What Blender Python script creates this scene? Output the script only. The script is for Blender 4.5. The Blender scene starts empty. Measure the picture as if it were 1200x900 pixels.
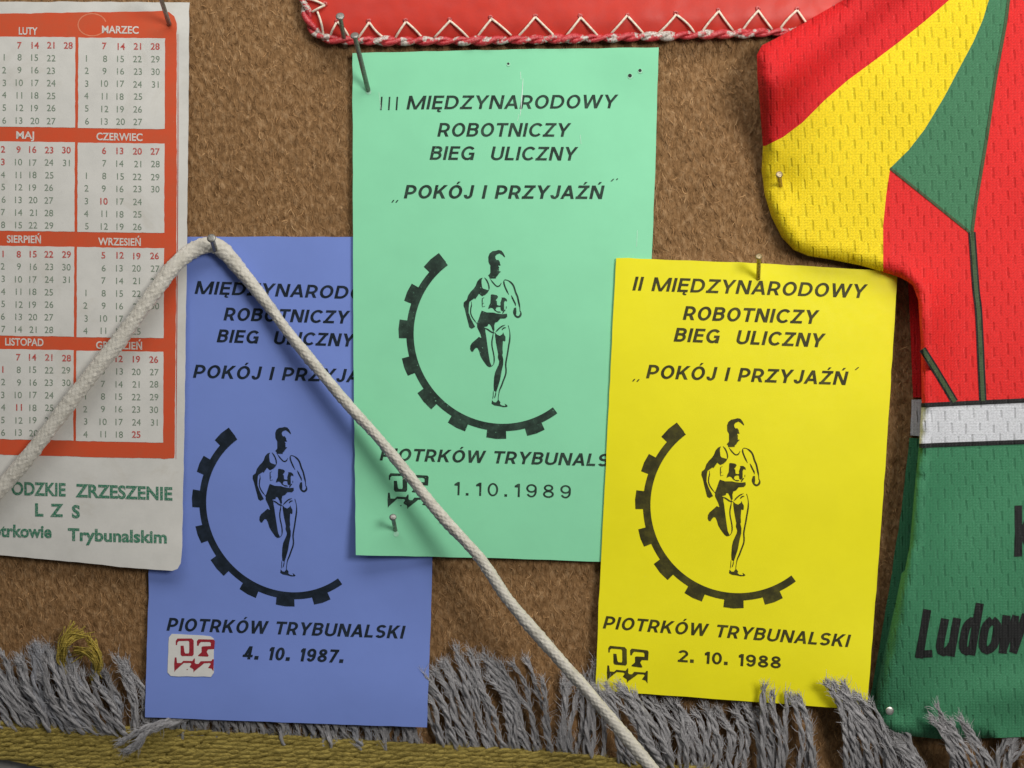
import bpy, math, random
import numpy as np
from mathutils import Vector, Matrix, noise
from mathutils.geometry import delaunay_2d_cdt

random.seed(7); rng = np.random.default_rng(7)
C = bpy.context.scene.collection
scene = bpy.context.scene

# ------------------------------------------------------------------ camera, world, lamps, exposure
S = 0.0004                        # metres per unit of the wall's own drawing grid (1200 x 900 units)
HALF = math.radians(25.0)
D = 600.0 / math.tan(HALF)        # camera distance from the wall in grid units
cam = bpy.data.cameras.new('camera'); cam.angle = 2 * HALF; cam.clip_start = 0.01; cam.clip_end = 50
cam_o = bpy.data.objects.new('camera', cam); C.objects.link(cam_o)
cam_o.location = (0, -D * S, 0); cam_o.rotation_euler = (math.pi / 2, 0, 0)
scene.camera = cam_o
scene.view_settings.view_transform = 'Standard'; scene.view_settings.look = 'None'
scene.view_settings.exposure = 0.0; scene.view_settings.gamma = 1.0
w = bpy.data.worlds.new('World'); scene.world = w; w.use_nodes = True
w.node_tree.nodes['Background'].inputs[0].default_value = (0.92, 0.96, 1.0, 1)
w.node_tree.nodes['Background'].inputs[1].default_value = 0.085

def area(name, loc, target, sx, sy, power, col):
    l = bpy.data.lights.new(name, 'AREA'); l.shape = 'RECTANGLE'; l.size = sx; l.size_y = sy
    l.energy = power; l.color = col
    o = bpy.data.objects.new(name, l); C.objects.link(o); o.location = loc
    o.rotation_euler = (Vector(target) - Vector(loc)).to_track_quat('-Z', 'Y').to_euler()
    return o
area('window_light', (0.38, -0.60, 0.20), (0.0, 0, 0.05), 0.22, 0.22, 2.9, (1.0, 0.975, 0.93))
area('ceiling_light', (0.0, -0.34, 0.58), (0.0, 0, 0.10), 0.8, 0.25, 3.1, (1.0, 0.985, 0.95))

# ------------------------------------------------------------------ helpers
def P(a):
    a = np.asarray(a, float).reshape(-1, 3)
    k = (D - a[:, 2]) / D
    return np.stack([(a[:, 0] - 600) * k * S, -a[:, 2] * S, (450 - a[:, 1]) * k * S], 1)

def tag(o, label=None, cat=None, group=None, kind=None):
    if label: o['label'] = label
    if cat: o['category'] = cat
    if group: o['group'] = group
    if kind: o['kind'] = kind
    return o

def thing(name, loc, label, cat, group=None):
    o = bpy.data.objects.new(name, None); C.objects.link(o)
    o.location = Vector(P([loc])[0]); o.empty_display_size = 0.01
    return tag(o, label, cat, group)

def mesh(name, v, f, mats, parent=None, smooth=False, midx=None, uv=None):
    """v: N x 3 in wall grid units (x right, y down, h towards the viewer)"""
    v = np.asarray(v, float).reshape(-1, 3)
    co = P(v)
    origin = np.array(parent.location) if parent is not None else co.mean(0)
    pp = parent.parent if parent is not None else None
    while pp is not None:
        origin = origin + np.array(pp.location); pp = pp.parent
    me = bpy.data.meshes.new(name)
    me.from_pydata((co - origin).tolist(), [], f)
    u = v[:, :2] / 100.0 * np.array([1, -1]) if uv is None else np.asarray(uv, float)
    lay = me.uv_layers.new(name='UVMap')
    idx = np.zeros(len(me.loops), dtype=np.int32); me.loops.foreach_get('vertex_index', idx)
    lay.data.foreach_set('uv', u[idx].astype(np.float32).ravel())
    for m in (mats if isinstance(mats, (list, tuple)) else [mats]): me.materials.append(m)
    if smooth: me.polygons.foreach_set('use_smooth', np.ones(len(me.polygons), dtype=bool))
    if midx is not None: me.polygons.foreach_set('material_index', np.asarray(midx, dtype=np.int32))
    me.update()
    o = bpy.data.objects.new(name, me); C.objects.link(o)
    if parent is not None: o.parent = parent
    else: o.location = Vector(origin)
    return o

def ccw(poly):
    p = np.asarray(poly, float)
    a = np.sum(p[:, 0] * np.roll(p[:, 1], -1) - np.roll(p[:, 0], -1) * p[:, 1])
    return p if a > 0 else p[::-1]

def union(polys, pts=None):
    """triangulated union of possibly overlapping polygons, with optional extra interior points"""
    vs = []; fs = []
    for p in polys:
        p = ccw(p); k = len(vs); vs += [Vector((float(x), float(y))) for x, y in p]
        fs.append(list(range(k, k + len(p))))
    if pts is not None: vs += [Vector((float(x), float(y))) for x, y in pts]
    r = delaunay_2d_cdt(vs, [], fs, 0, 1e-4)
    ov, of, orig = r[0], r[2], r[5]
    keep = [list(f) for f, o in zip(of, orig) if len(o) > 0]
    return np.array([(v.x, v.y) for v in ov]), keep

def inside(px, py, poly):
    p = np.asarray(poly, float); r = np.zeros(len(px), bool); j = len(p) - 1
    for i in range(len(p)):
        xi, yi = p[i]; xj, yj = p[j]
        c = ((yi > py) != (yj > py)) & (px < (xj - xi) * (py - yi) / (yj - yi + 1e-12) + xi)
        r ^= c; j = i
    return r

def dist_to(px, py, poly, closed=True):
    p = np.asarray(poly, float); d = np.full(len(px), 1e9)
    for i in range(len(p) if closed else len(p) - 1):
        a = p[i]; b = p[(i + 1) % len(p)]; ab = b - a; L = (ab ** 2).sum() + 1e-9
        t = np.clip(((px - a[0]) * ab[0] + (py - a[1]) * ab[1]) / L, 0, 1)
        d = np.minimum(d, np.hypot(px - a[0] - t * ab[0], py - a[1] - t * ab[1]))
    return d

def resample(poly, step, closed=True):
    p = np.asarray(poly, float); out = []
    n = len(p)
    for i in range(n if closed else n - 1):
        a = p[i]; b = p[(i + 1) % n]; k = max(1, int(np.linalg.norm(b - a) / step))
        for t in range(k): out.append(a + (b - a) * t / k)
    if not closed: out.append(p[-1])
    return np.array(out)

def catmull(pts, step):
    p = np.asarray(pts, float); p = np.vstack([2 * p[0] - p[1], p, 2 * p[-1] - p[-2]]); out = []
    for i in range(1, len(p) - 2):
        k = max(2, int(np.linalg.norm(p[i + 1] - p[i]) / step))
        t = (np.arange(k) / k)[:, None]
        out.append(0.5 * (2 * p[i] + (p[i + 1] - p[i - 1]) * t + (2 * p[i - 1] - 5 * p[i] + 4 * p[i + 1] - p[i + 2]) * t ** 2
                          + (3 * p[i] - p[i - 1] - 3 * p[i + 1] + p[i + 2]) * t ** 3))
    out.append(p[-2][None]); return np.vstack(out)

def grid_pts(poly, sp, margin):
    p = np.asarray(poly, float); x0, y0 = p.min(0); x1, y1 = p.max(0)
    gx, gy = np.meshgrid(np.arange(x0 + sp / 2, x1, sp), np.arange(y0 + sp / 2, y1, sp))
    gx = gx.ravel() + 0.13 * sp * np.sin(gy.ravel()); gy = gy.ravel()
    m = inside(gx, gy, p); gx, gy = gx[m], gy[m]
    m = dist_to(gx, gy, p) > margin
    return np.stack([gx[m], gy[m]], 1)

def slab(name, poly, hfun, thick, mats, parent, sp=24, bstep=24, smooth=True):
    """a sheet of real thickness that follows hfun; mats[1] is its cut edge"""
    b = resample(poly, bstep); b = b + rng.normal(0, 0.2, b.shape)
    v2, f = union([b], grid_pts(b, sp, sp * 0.45))
    n = len(v2); h = hfun(v2[:, 0], v2[:, 1])
    top = np.column_stack([v2, h]); bot = np.column_stack([v2, h - thick])
    cnt = {}
    for t in f:
        for i in range(len(t)):
            e = (t[i], t[(i + 1) % len(t)]); cnt[e] = 1
    faces = [t[::-1] for t in f]; mi = [0] * len(faces)
    edge_v = []; sides = []
    k = 2 * n; remap = {}
    for (a, c) in cnt:
        if (c, a) not in cnt:
            for q in (a, c):
                if q not in remap:
                    remap[q] = k; edge_v += [top[q], bot[q]]; k += 2
            sides.append([remap[a], remap[c], remap[c] + 1, remap[a] + 1])
    faces += [[q + n for q in t] for t in f]; mi += [0] * len(f)
    faces += sides; mi += [1 if isinstance(mats, (list, tuple)) and len(mats) > 1 else 0] * len(sides)
    v = np.vstack([top, bot, np.array(edge_v)])
    return mesh(name, v, faces, mats, parent, smooth, mi)

def print_on(name, polys_list, hfun, off, mat, parent):
    """ink: each entry of polys_list is a set of polygons merged into one patch lying on the sheet"""
    V = []; F = []; k = 0
    for polys in polys_list:
        v2, f = union(polys)
        V.append(np.column_stack([v2, hfun(v2[:, 0], v2[:, 1]) + off])); F += [[q + k for q in t[::-1]] for t in f]; k += len(v2)
    return mesh(name, np.vstack(V), F, mat, parent)

def tube_frames(path):
    p = np.asarray(path, float); t = np.gradient(p, axis=0); t /= np.linalg.norm(t, axis=1)[:, None] + 1e-9
    n = np.zeros_like(p); a = np.array([0, 0, 1.0])
    for i in range(len(p)):
        a = a - t[i] * a.dot(t[i]); l = np.linalg.norm(a)
        if l < 1e-4: a = np.cross(t[i], [1, 0.3, 0]); l = np.linalg.norm(a)
        a = a / l; n[i] = a
    return p, t, n, np.cross(t, n)

def tube(path, r, sides=7, cap=True):
    p, t, n, b = tube_frames(path); m = len(p)
    r = np.broadcast_to(np.asarray(r, float), (m,))
    ang = np.arange(sides) * 2 * math.pi / sides
    v = p[:, None, :] + r[:, None, None] * (np.cos(ang)[None, :, None] * n[:, None, :] + np.sin(ang)[None, :, None] * b[:, None, :])
    v = v.reshape(-1, 3); f = []
    for i in range(m - 1):
        for j in range(sides):
            q = (j + 1) % sides
            f.append([i * sides + j, i * sides + q, (i + 1) * sides + q, (i + 1) * sides + j])
    if cap: f.append(list(range(sides))[::-1]); f.append([(m - 1) * sides + j for j in range(sides)])
    return v, f

class MB:
    def __init__(s): s.v = []; s.f = []; s.n = 0; s.m = []; s.u = []
    def add(s, v, f, m=0, uv=None):
        v = np.asarray(v, float); s.v.append(v); s.u.append(v[:, :2] / 100.0 * np.array([1, -1]) if uv is None else uv); s.f += [[q + s.n for q in t] for t in f]; s.n += len(v); s.m += [m] * len(f)
    def build(s, name, mats, parent=None, smooth=True):
        return mesh(name, np.vstack(s.v), s.f, mats, parent, smooth, s.m, np.vstack(s.u))

def fibre_arrays(x, y, h, ang, length, lift, width, curl, seg=4):
    """many thin curved ribbons; returns vertices, quads"""
    n = len(x); t = np.linspace(0, 1, seg)[None, :]
    a = ang[:, None] + curl[:, None] * (t - 0.5)
    dx = np.cos(a) * length[:, None] / (seg - 1); dy = np.sin(a) * length[:, None] / (seg - 1)
    px = x[:, None] + np.cumsum(dx, 1) - dx[:, :1]; py = y[:, None] + np.cumsum(dy, 1) - dy[:, :1]
    ph = h[:, None] + lift[:, None] * np.sin(t * math.pi * 0.9)
    wv = width[:, None] * (1 - 0.75 * t ** 2) * 0.5
    nx = -np.sin(a) * wv; ny = np.cos(a) * wv
    L = np.stack([px + nx, py + ny, ph], 2); R = np.stack([px - nx, py - ny, ph + 0.25 * width[:, None]], 2)
    v = np.stack([L, R], 2).reshape(-1, 3)
    base = (np.arange(n) * seg * 2)[:, None] + (np.arange(seg - 1) * 2)[None, :]
    base = base.ravel(); q = np.stack([base, base + 1, base + 3, base + 2], 1)
    return v, q.tolist()

# ------------------------------------------------------------------ materials
class NB:
    def __init__(s, name):
        s.m = bpy.data.materials.new(name); s.m.use_nodes = True; s.t = s.m.node_tree
        s.b = s.t.nodes['Principled BSDF']; s.l = s.t.links
    def n(s, typ, **kw):
        d = s.t.nodes.new(typ)
        for k, v in kw.items():
            if k in d.inputs: s.put(d.inputs[k], v)
            else: setattr(d, k, v)
        return d
    def put(s, sock, v):
        if hasattr(v, 'links') or isinstance(v, bpy.types.NodeSocket): s.l.new(v, sock)
        else: sock.default_value = v
    def math(s, op, a, b=None, c=None):
        d = s.t.nodes.new('ShaderNodeMath'); d.operation = op
        s.put(d.inputs[0], a)
        if b is not None: s.put(d.inputs[1], b)
        if c is not None: s.put(d.inputs[2], c)
        return d.outputs[0]
    def rng(s, v, a, b, c=0.0, e=1.0):
        d = s.t.nodes.new('ShaderNodeMapRange'); d.interpolation_type = 'SMOOTHSTEP'
        for i, q in enumerate((v, a, b, c, e)): s.put(d.inputs[i], q)
        return d.outputs[0]
    def uv(s):
        return s.n('ShaderNodeTexCoord').outputs['UV']
    def scaled(s, sx, sy, src=None):
        d = s.t.nodes.new('ShaderNodeMapping'); d.inputs['Scale'].default_value = (sx, sy, 1)
        s.l.new(src or s.uv(), d.inputs['Vector']); return d.outputs[0]
    def noise(s, scale, detail=3, rough=0.55, vec=None, dist=0.0):
        d = s.t.nodes.new('ShaderNodeTexNoise'); d.inputs['Scale'].default_value = scale
        d.inputs['Detail'].default_value = detail; d.inputs['Roughness'].default_value = rough
        d.inputs['Distortion'].default_value = dist
        s.l.new(vec or s.uv(), d.inputs['Vector']); return d.outputs['Fac']
    def mix(s, fac, a, b):
        d = s.t.nodes.new('ShaderNodeMix'); d.data_type = 'RGBA'
        s.put(d.inputs['Factor'], fac); s.put(d.inputs[6], a); s.put(d.inputs[7], b); return d.outputs[2]
    def ramp(s, v, stops):
        d = s.t.nodes.new('ShaderNodeValToRGB'); r = d.color_ramp
        while len(r.elements) < len(stops): r.elements.new(0.5)
        for e, (p, c) in zip(r.elements, stops): e.position = p; e.color = (*c, 1)
        s.l.new(v, d.inputs[0]); return d.outputs[0]
    def bump(s, h, dist, strength=1.0, prev=None):
        d = s.t.nodes.new('ShaderNodeBump'); d.inputs['Distance'].default_value = dist; d.inputs['Strength'].default_value = strength
        s.l.new(h, d.inputs['Height'])
        if prev is not None: s.l.new(prev, d.inputs['Normal'])
        return d.outputs[0]
    def done(s, col=None, rough=0.6, spec=0.4, nrm=None, metal=0.0, sheen=0.0):
        if col is not None: s.put(s.b.inputs['Base Color'], col if not isinstance(col, tuple) else (*col[:3], 1))
        s.put(s.b.inputs['Roughness'], rough); s.put(s.b.inputs['Specular IOR Level'], spec)
        s.put(s.b.inputs['Metallic'], metal)
        if sheen: s.b.inputs['Sheen Weight'].default_value = sheen
        if nrm is not None: s.l.new(nrm, s.b.inputs['Normal'])
        return s.m

def c4(c): return (*c, 1)
def mul(c, k): return tuple(min(1, x * k) for x in c)

def card_mat(name, c, wear):
    b = NB(name)
    n1 = b.noise(1.3, 4, 0.6); n2 = b.noise(26, 2, 0.5); n3 = b.noise(9, 5, 0.7)
    col = b.mix(b.rng(n1, 0.3, 0.7), c4(mul(c, 0.975)), c4(mul(c, 1.02)))
    col = b.mix(b.rng(n2, 0.77, 0.82, 0, 0.5), col, c4(wear))                # tiny rubbed specks
    col = b.mix(b.rng(n3, 0.60, 0.80, 0, 0.10), col, c4(mul(c, 0.72)))        # faint grime
    fine = b.noise(60, 2, 0.5); wav = b.noise(2.2, 2, 0.5)
    nr = b.bump(wav, 0.0004, 0.4); nr = b.bump(fine, 0.00002, 0.5, nr)
    return b.done(col, b.rng(n3, 0.2, 0.8, 0.42, 0.56), 0.20, nr)

def plain(name, c, rough=0.6, spec=0.3, var=0.12, scale=14, bump=0.0, sheen=0.0):
    b = NB(name); n = b.noise(scale, 4, 0.6)
    col = b.mix(b.rng(n, 0.3, 0.7), c4(mul(c, 1 - var)), c4(mul(c, 1 + var)))
    nr = b.bump(b.noise(scale * 3, 3), bump) if bump else None
    return b.done(col, rough, spec, nr, 0, sheen)

def ink_mat(name, c, paper, lo=0.70, hi=0.76):
    b = NB(name); n = b.noise(34, 3, 0.65)
    col = b.mix(b.rng(n, lo, hi, 0, 0.8), b.mix(b.rng(b.noise(7, 4, 0.7), 0.35, 0.75), c4(c), c4(tuple(x * 0.93 + y * 0.07 for x, y in zip(mul(c, 1.5), paper)))), c4(paper))
    return b.done(col, 0.5, 0.16)

def knit_mat(name, c, dash_gain=0.30):
    b = NB(name)
    sep = b.n('ShaderNodeSeparateXYZ'); b.l.new(b.uv(), sep.inputs[0])
    wob = b.noise(1.1, 2); wob2 = b.noise(9, 1); wob3 = b.noise(6, 2)
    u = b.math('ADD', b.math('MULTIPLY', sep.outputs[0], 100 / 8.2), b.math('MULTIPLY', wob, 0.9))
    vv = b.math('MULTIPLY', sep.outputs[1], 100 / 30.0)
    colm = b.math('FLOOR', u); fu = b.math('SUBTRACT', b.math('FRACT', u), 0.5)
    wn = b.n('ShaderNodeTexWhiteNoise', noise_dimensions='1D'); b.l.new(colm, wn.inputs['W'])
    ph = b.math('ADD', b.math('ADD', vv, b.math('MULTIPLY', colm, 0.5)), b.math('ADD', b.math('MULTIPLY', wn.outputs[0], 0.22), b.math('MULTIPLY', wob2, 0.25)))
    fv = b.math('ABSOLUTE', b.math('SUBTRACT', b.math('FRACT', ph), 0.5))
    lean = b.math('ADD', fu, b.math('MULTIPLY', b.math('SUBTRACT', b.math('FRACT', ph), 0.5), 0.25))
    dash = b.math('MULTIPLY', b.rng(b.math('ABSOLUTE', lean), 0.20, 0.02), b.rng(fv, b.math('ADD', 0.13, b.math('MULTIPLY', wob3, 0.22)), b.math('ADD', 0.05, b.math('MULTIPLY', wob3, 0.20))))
    sheen_fleck = b.math('MULTIPLY', b.math('MULTIPLY', b.rng(b.math('ABSOLUTE', b.math('ADD', lean, 0.27)), 0.20, 0.04), b.rng(fv, 0.27, 0.20)), b.rng(b.noise(60, 2), 0.48, 0.62))
    # stitch ribs: fine V loops
    su = b.math('SINE', b.math('MULTIPLY', sep.outputs[0], 100 * 6.283 / 3.53))
    au = b.math('ABSOLUTE', b.math('SUBTRACT', b.math('FRACT', b.math('MULTIPLY', sep.outputs[0], 100 / 3.53)), 0.5))
    sv = b.math('SINE', b.math('ADD', b.math('MULTIPLY', sep.outputs[1], 100 * 6.283 / 3.1), b.math('MULTIPLY', au, 6.0)))
    st = b.math('MULTIPLY', b.math('ADD', su, 1.0), b.math('ADD', sv, 1.0))
    nz = b.noise(45, 2, 0.6); big = b.noise(1.6, 2)
    col = b.mix(b.rng(nz, 0.3, 0.7), c4(mul(c, 0.86)), c4(mul(c, 1.12)))
    col = b.mix(b.math('MULTIPLY', dash, dash_gain), col, c4(mul(c, 0.38)))     # eyelets between the loops, the shade inside them put into the colour
    col = b.mix(b.math('MULTIPLY', st, 0.06), col, c4(mul(tuple(x * 0.9 + 0.06 for x in c), 1.25)))
    col = b.mix(b.math('MULTIPLY', sheen_fleck, 0.55), col, c4(tuple(min(1, x * 1.35 + 0.05) for x in c)))  # thread sheen beside each eyelet, painted in as lighter flecks
    nr = b.bump(st, 0.00007, 0.5); nr = b.bump(dash, -0.00045, 0.65, nr); nr = b.bump(nz, 0.00035, 0.6, nr)
    return b.done(col, 0.6, 0.16, nr)

def yarn_mat(name, c):
    b = NB(name); v = b.scaled(1.0, 9.0); n = b.noise(5, 4, 0.7); n2 = b.noise(9, 4, 0.7, v)
    col = b.mix(b.rng(n, 0.3, 0.7), c4(mul(c, 0.78)), c4(mul(c, 1.25)))
    col = b.mix(b.rng(n2, 0.40, 0.68, 0, 0.6), col, c4(mul(c, 2.0))); col = b.mix(b.rng(n2, 0.48, 0.30, 0, 0.5), col, c4(mul(c, 0.45)))
    return b.done(col, 0.9, 0.08, b.bump(n2, 0.0012, 0.9))

M = {}
M['green'] = card_mat('green_card_paper', (0.285, 0.76, 0.455), (0.7, 0.88, 0.75))
M['blue'] = card_mat('blue_card_paper', (0.200, 0.285, 0.69), (0.4, 0.45, 0.75))
M['yellow'] = card_mat('yellow_card_paper', (0.92, 0.83, 0.012), (0.9, 0.85, 0.3))
M['edge_green'] = plain('pale_green_cut_edge', (0.62, 0.82, 0.68)); M['edge_blue'] = plain('pale_blue_cut_edge', (0.5, 0.55, 0.75))
M['edge_yellow'] = plain('pale_yellow_cut_edge', (0.7, 0.65, 0.2)); M['edge_white'] = plain('grey_paper_edge', (0.6, 0.58, 0.54))
M['ink_green'] = ink_mat('black_ink_on_green', (0.022, 0.036, 0.028), (0.28, 0.66, 0.42), 0.66, 0.72)
M['ink_blue'] = ink_mat('black_ink_on_blue', (0.012, 0.018, 0.026), (0.1, 0.14, 0.3), 0.80, 0.86)
M['ink_yellow'] = ink_mat('black_ink_on_yellow', (0.040, 0.036, 0.010), (0.6, 0.52, 0.03), 0.80, 0.86)
M['sticker'] = plain('white_sticker', (0.72, 0.70, 0.66), 0.5, 0.3, 0.03); M['sticker_red'] = plain('dark_red_print', (0.33, 0.022, 0.035), 0.5, 0.3, 0.15, 40)
M['rim'] = plain('stretched_and_highlight_rim', (0.42, 0.80, 0.56)); M['speck'] = plain('pale_scuff', (0.75, 0.9, 0.8)); M['hole'] = plain('pinhole_dark', (0.03, 0.035, 0.03))

def calendar_paper():
    b = NB('calendar_paper'); n = b.noise(2.2, 5, 0.65); f = b.noise(40, 4, 0.7)
    col = b.mix(b.rng(n, 0.3, 0.75), c4((0.74, 0.72, 0.67)), c4((0.66, 0.645, 0.60)))
    col = b.mix(b.rng(f, 0.58, 0.75, 0, 0.25), col, c4((0.45, 0.42, 0.36)))
    col = b.mix(b.rng(b.noise(1.0, 5, 0.7, None, 1.2), 0.52, 0.72, 0, 0.28), col, c4((0.52, 0.47, 0.38)))
    return b.done(col, 0.62, 0.25, b.bump(f, 0.00006, 0.6))
M['cal_paper'] = calendar_paper()
def orange():
    b = NB('orange_red_print'); n = b.noise(3, 5, 0.7); f = b.noise(48, 3, 0.7)
    col = b.mix(b.rng(n, 0.3, 0.75), c4((0.70, 0.092, 0.032)), c4((0.62, 0.105, 0.042)))
    col = b.mix(b.rng(f, 0.66, 0.76, 0, 0.45), col, c4((0.72, 0.42, 0.3)))
    return b.done(col, 0.6, 0.25, b.bump(f, 0.00005, 0.5))
M['orange'] = orange()
M['ring'] = plain('faded_ring_print', (0.75, 0.24, 0.13)); M['dkred'] = plain('dark_red_line', (0.42, 0.06, 0.05))
def num(name, c):
    b = NB(name); n = b.noise(60, 3, 0.6)
    return b.done(b.mix(b.rng(n, 0.45, 0.68, 0, 0.6), c4(c), c4((0.5, 0.5, 0.45))), 0.65, 0.2)
M['num_green'] = num('green_number_ink', (0.18, 0.25, 0.175)); M['num_red'] = num('red_number_ink', (0.55, 0.06, 0.05))
M['foot_green'] = num('green_stamp_ink', (0.035, 0.20, 0.115)); M['head_white'] = plain('unprinted_white', (0.72, 0.66, 0.6))

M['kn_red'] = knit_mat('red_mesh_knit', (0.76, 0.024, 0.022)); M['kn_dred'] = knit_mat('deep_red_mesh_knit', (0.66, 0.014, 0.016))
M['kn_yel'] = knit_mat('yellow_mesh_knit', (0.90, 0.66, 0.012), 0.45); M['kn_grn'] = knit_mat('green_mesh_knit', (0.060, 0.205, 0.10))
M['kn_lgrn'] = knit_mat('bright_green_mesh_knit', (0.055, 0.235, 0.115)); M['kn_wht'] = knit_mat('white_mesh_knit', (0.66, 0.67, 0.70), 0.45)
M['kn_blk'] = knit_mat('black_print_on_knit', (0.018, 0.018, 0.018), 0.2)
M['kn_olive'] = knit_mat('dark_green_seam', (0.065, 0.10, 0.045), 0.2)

def vinyl():
    b = NB('red_leatherette'); n = b.noise(5, 5, 0.65); f = b.noise(30, 3, 0.6)
    col = b.mix(b.rng(n, 0.3, 0.7), c4((0.64, 0.046, 0.028)), c4((0.58, 0.048, 0.034)))
    col = b.mix(b.rng(b.noise(18, 6, 0.75), 0.66, 0.74, 0, 0.35), col, c4((0.62, 0.22, 0.225)))
    nr = b.bump(b.noise(1.5, 2), 0.004, 0.5); nr = b.bump(f, 0.00006, 0.6, nr)
    return b.done(col, 0.42, 0.3, nr)
M['vinyl'] = vinyl()
def lace():
    b = NB('red_and_silver_lacing'); n = b.noise(6.2, 3, 0.6); f = b.noise(40, 3, 0.7)
    fac = b.rng(n, 0.52, 0.58)
    red = b.mix(b.rng(f, 0.35, 0.65), c4((0.42, 0.018, 0.026)), c4((0.62, 0.07, 0.075)))
    wht = b.mix(b.rng(f, 0.35, 0.65), c4((0.34, 0.27, 0.225)), c4((0.72, 0.66, 0.6)))
    return b.done(b.mix(fac, red, wht), 0.38, 0.5, b.bump(f, 0.0003, 0.7))
M['lace'] = lace()
M['thread'] = plain('cream_thread', (0.82, 0.70, 0.56), 0.7, 0.2, 0.2, 30)
def steel(name, c, rough):
    b = NB(name); n = b.noise(50, 4, 0.7)
    col = b.mix(b.rng(n, 0.45, 0.75), c4(c), c4(mul(c, 0.45)))
    return b.done(col, b.rng(n, 0.3, 0.7, rough, rough + 0.25), 0.5, b.bump(n, 0.0001, 0.5), 0.9)
M['steel'] = steel('dull_steel', (0.36, 0.35, 0.32), 0.42); M['bright'] = steel('bright_steel', (0.75, 0.72, 0.66), 0.25)
M['brass'] = steel('brassy_steel', (0.46, 0.37, 0.22), 0.4)
def cordm():
    b = NB('ivory_braided_cotton'); n = b.noise(6, 4, 0.7); f = b.noise(70, 3, 0.6)
    col = b.mix(b.rng(n, 0.35, 0.75), c4((0.68, 0.64, 0.56)), c4((0.52, 0.485, 0.41)))
    col = b.mix(b.rng(f, 0.6, 0.75, 0, 0.4), col, c4((0.30, 0.27, 0.22)))
    col = b.mix(b.rng(b.noise(26, 3, 0.6), 0.55, 0.68, 0, 0.5), col, c4((0.80, 0.77, 0.70)))
    return b.done(col, 0.75, 0.25, b.bump(f, 0.0003, 0.8), 0, 0.15)
M['cord'] = cordm()
M['grey_yarn'] = [yarn_mat('grey_wool', (0.46, 0.445, 0.45)), yarn_mat('blue_grey_wool', (0.40, 0.40, 0.425)), yarn_mat('dark_grey_wool', (0.31, 0.30, 0.305))]
M['ochre'] = yarn_mat('ochre_yarn', (0.46, 0.355, 0.095)); M['ochre_hi'] = yarn_mat('golden_yarn', (0.46, 0.345, 0.07))

def carpet_colour(b, gain):
    """mottled brown wool in the sheet's own coordinates"""
    v = b.scaled(1.0, 0.72); n = b.noise(14, 4, 0.66, v, 0.4); g = b.noise(1.4, 3, 0.6)
    n3 = b.noise(30, 3, 0.6, b.scaled(1, 0.28))
    a = b.math('ADD', b.math('MULTIPLY', n, 0.58), b.math('MULTIPLY', n3, 0.42))
    col = b.ramp(a, [(0.30, mul((0.155, 0.078, 0.031), gain)), (0.5, mul((0.35, 0.197, 0.088), gain)), (0.72, mul((0.62, 0.40, 0.215), gain))])
    return b.mix(b.rng(g, 0.35, 0.7, 0, 0.5), col, b.mix(0.5, col, c4(mul((0.27, 0.15, 0.066), gain)))), a
def carpet_mat():
    b = NB('brown_felted_wool'); col, a = carpet_colour(b, 0.85)
    return b.done(col, 0.95, 0.05, b.bump(a, 0.002, 0.7))
M['carpet'] = carpet_mat()
def fibre_mat(name, gain):
    b = NB(name); col, a = carpet_colour(b, gain); return b.done(col, 0.95, 0.05)
M['fib'] = [fibre_mat('brown_wool_fibre', 1.0), fibre_mat('dark_wool_fibre', 0.72), fibre_mat('light_wool_fibre', 1.3), fibre_mat('tan_wool_fibre', 1.75)]
M['wall'] = plain('grey_plaster', (0.34, 0.33, 0.31), 0.9, 0.1)

# ------------------------------------------------------------------ the setting: wall and brown wool backing
def flat(h): return lambda x, y: np.full(len(x), float(h))
def smooth(a, b, t):
    t = np.clip((t - a) / (b - a), 0, 1); return t * t * (3 - 2 * t)

wl = mesh('wall', [(-700, -500, -9), (1900, -500, -9), (1900, 1400, -9), (-700, 1400, -9)], [[3, 2, 1, 0]], M['wall']); tag(wl, kind='structure')

def carpet_h(x, y):
    return 1.6 * np.sin(x * 2 * math.pi / 13.0 + 0.9 * np.sin(y / 37.0)) * np.sin(y * 2 * math.pi / 17.0 + 0.8 * np.sin(x / 29.0)) + 0.8 * np.sin(x / 61.0 + y / 83.0)
nx, ny = 420, 300
gx, gy = np.meshgrid(np.linspace(-260, 1460, nx), np.linspace(-220, 905, ny))
gv = np.column_stack([gx.ravel(), gy.ravel(), carpet_h(gx.ravel(), gy.ravel()) + rng.normal(0, 0.35, gx.size)])
lim_ = np.interp(gv[:, 0], [-260, 0, 150, 210], [850, 884, 896, 908]); gv[:, 1] = np.where(gv[:, 1] > 800, 800 + (gv[:, 1] - 800) * (lim_ - 800) / 105.0, gv[:, 1])
gf = [[j * nx + i, (j + 1) * nx + i, (j + 1) * nx + i + 1, j * nx + i + 1] for j in range(ny - 1) for i in range(nx - 1)]
tag(mesh('brown_wool_backing', gv, gf, M['carpet'], None, True), kind='structure')

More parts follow.
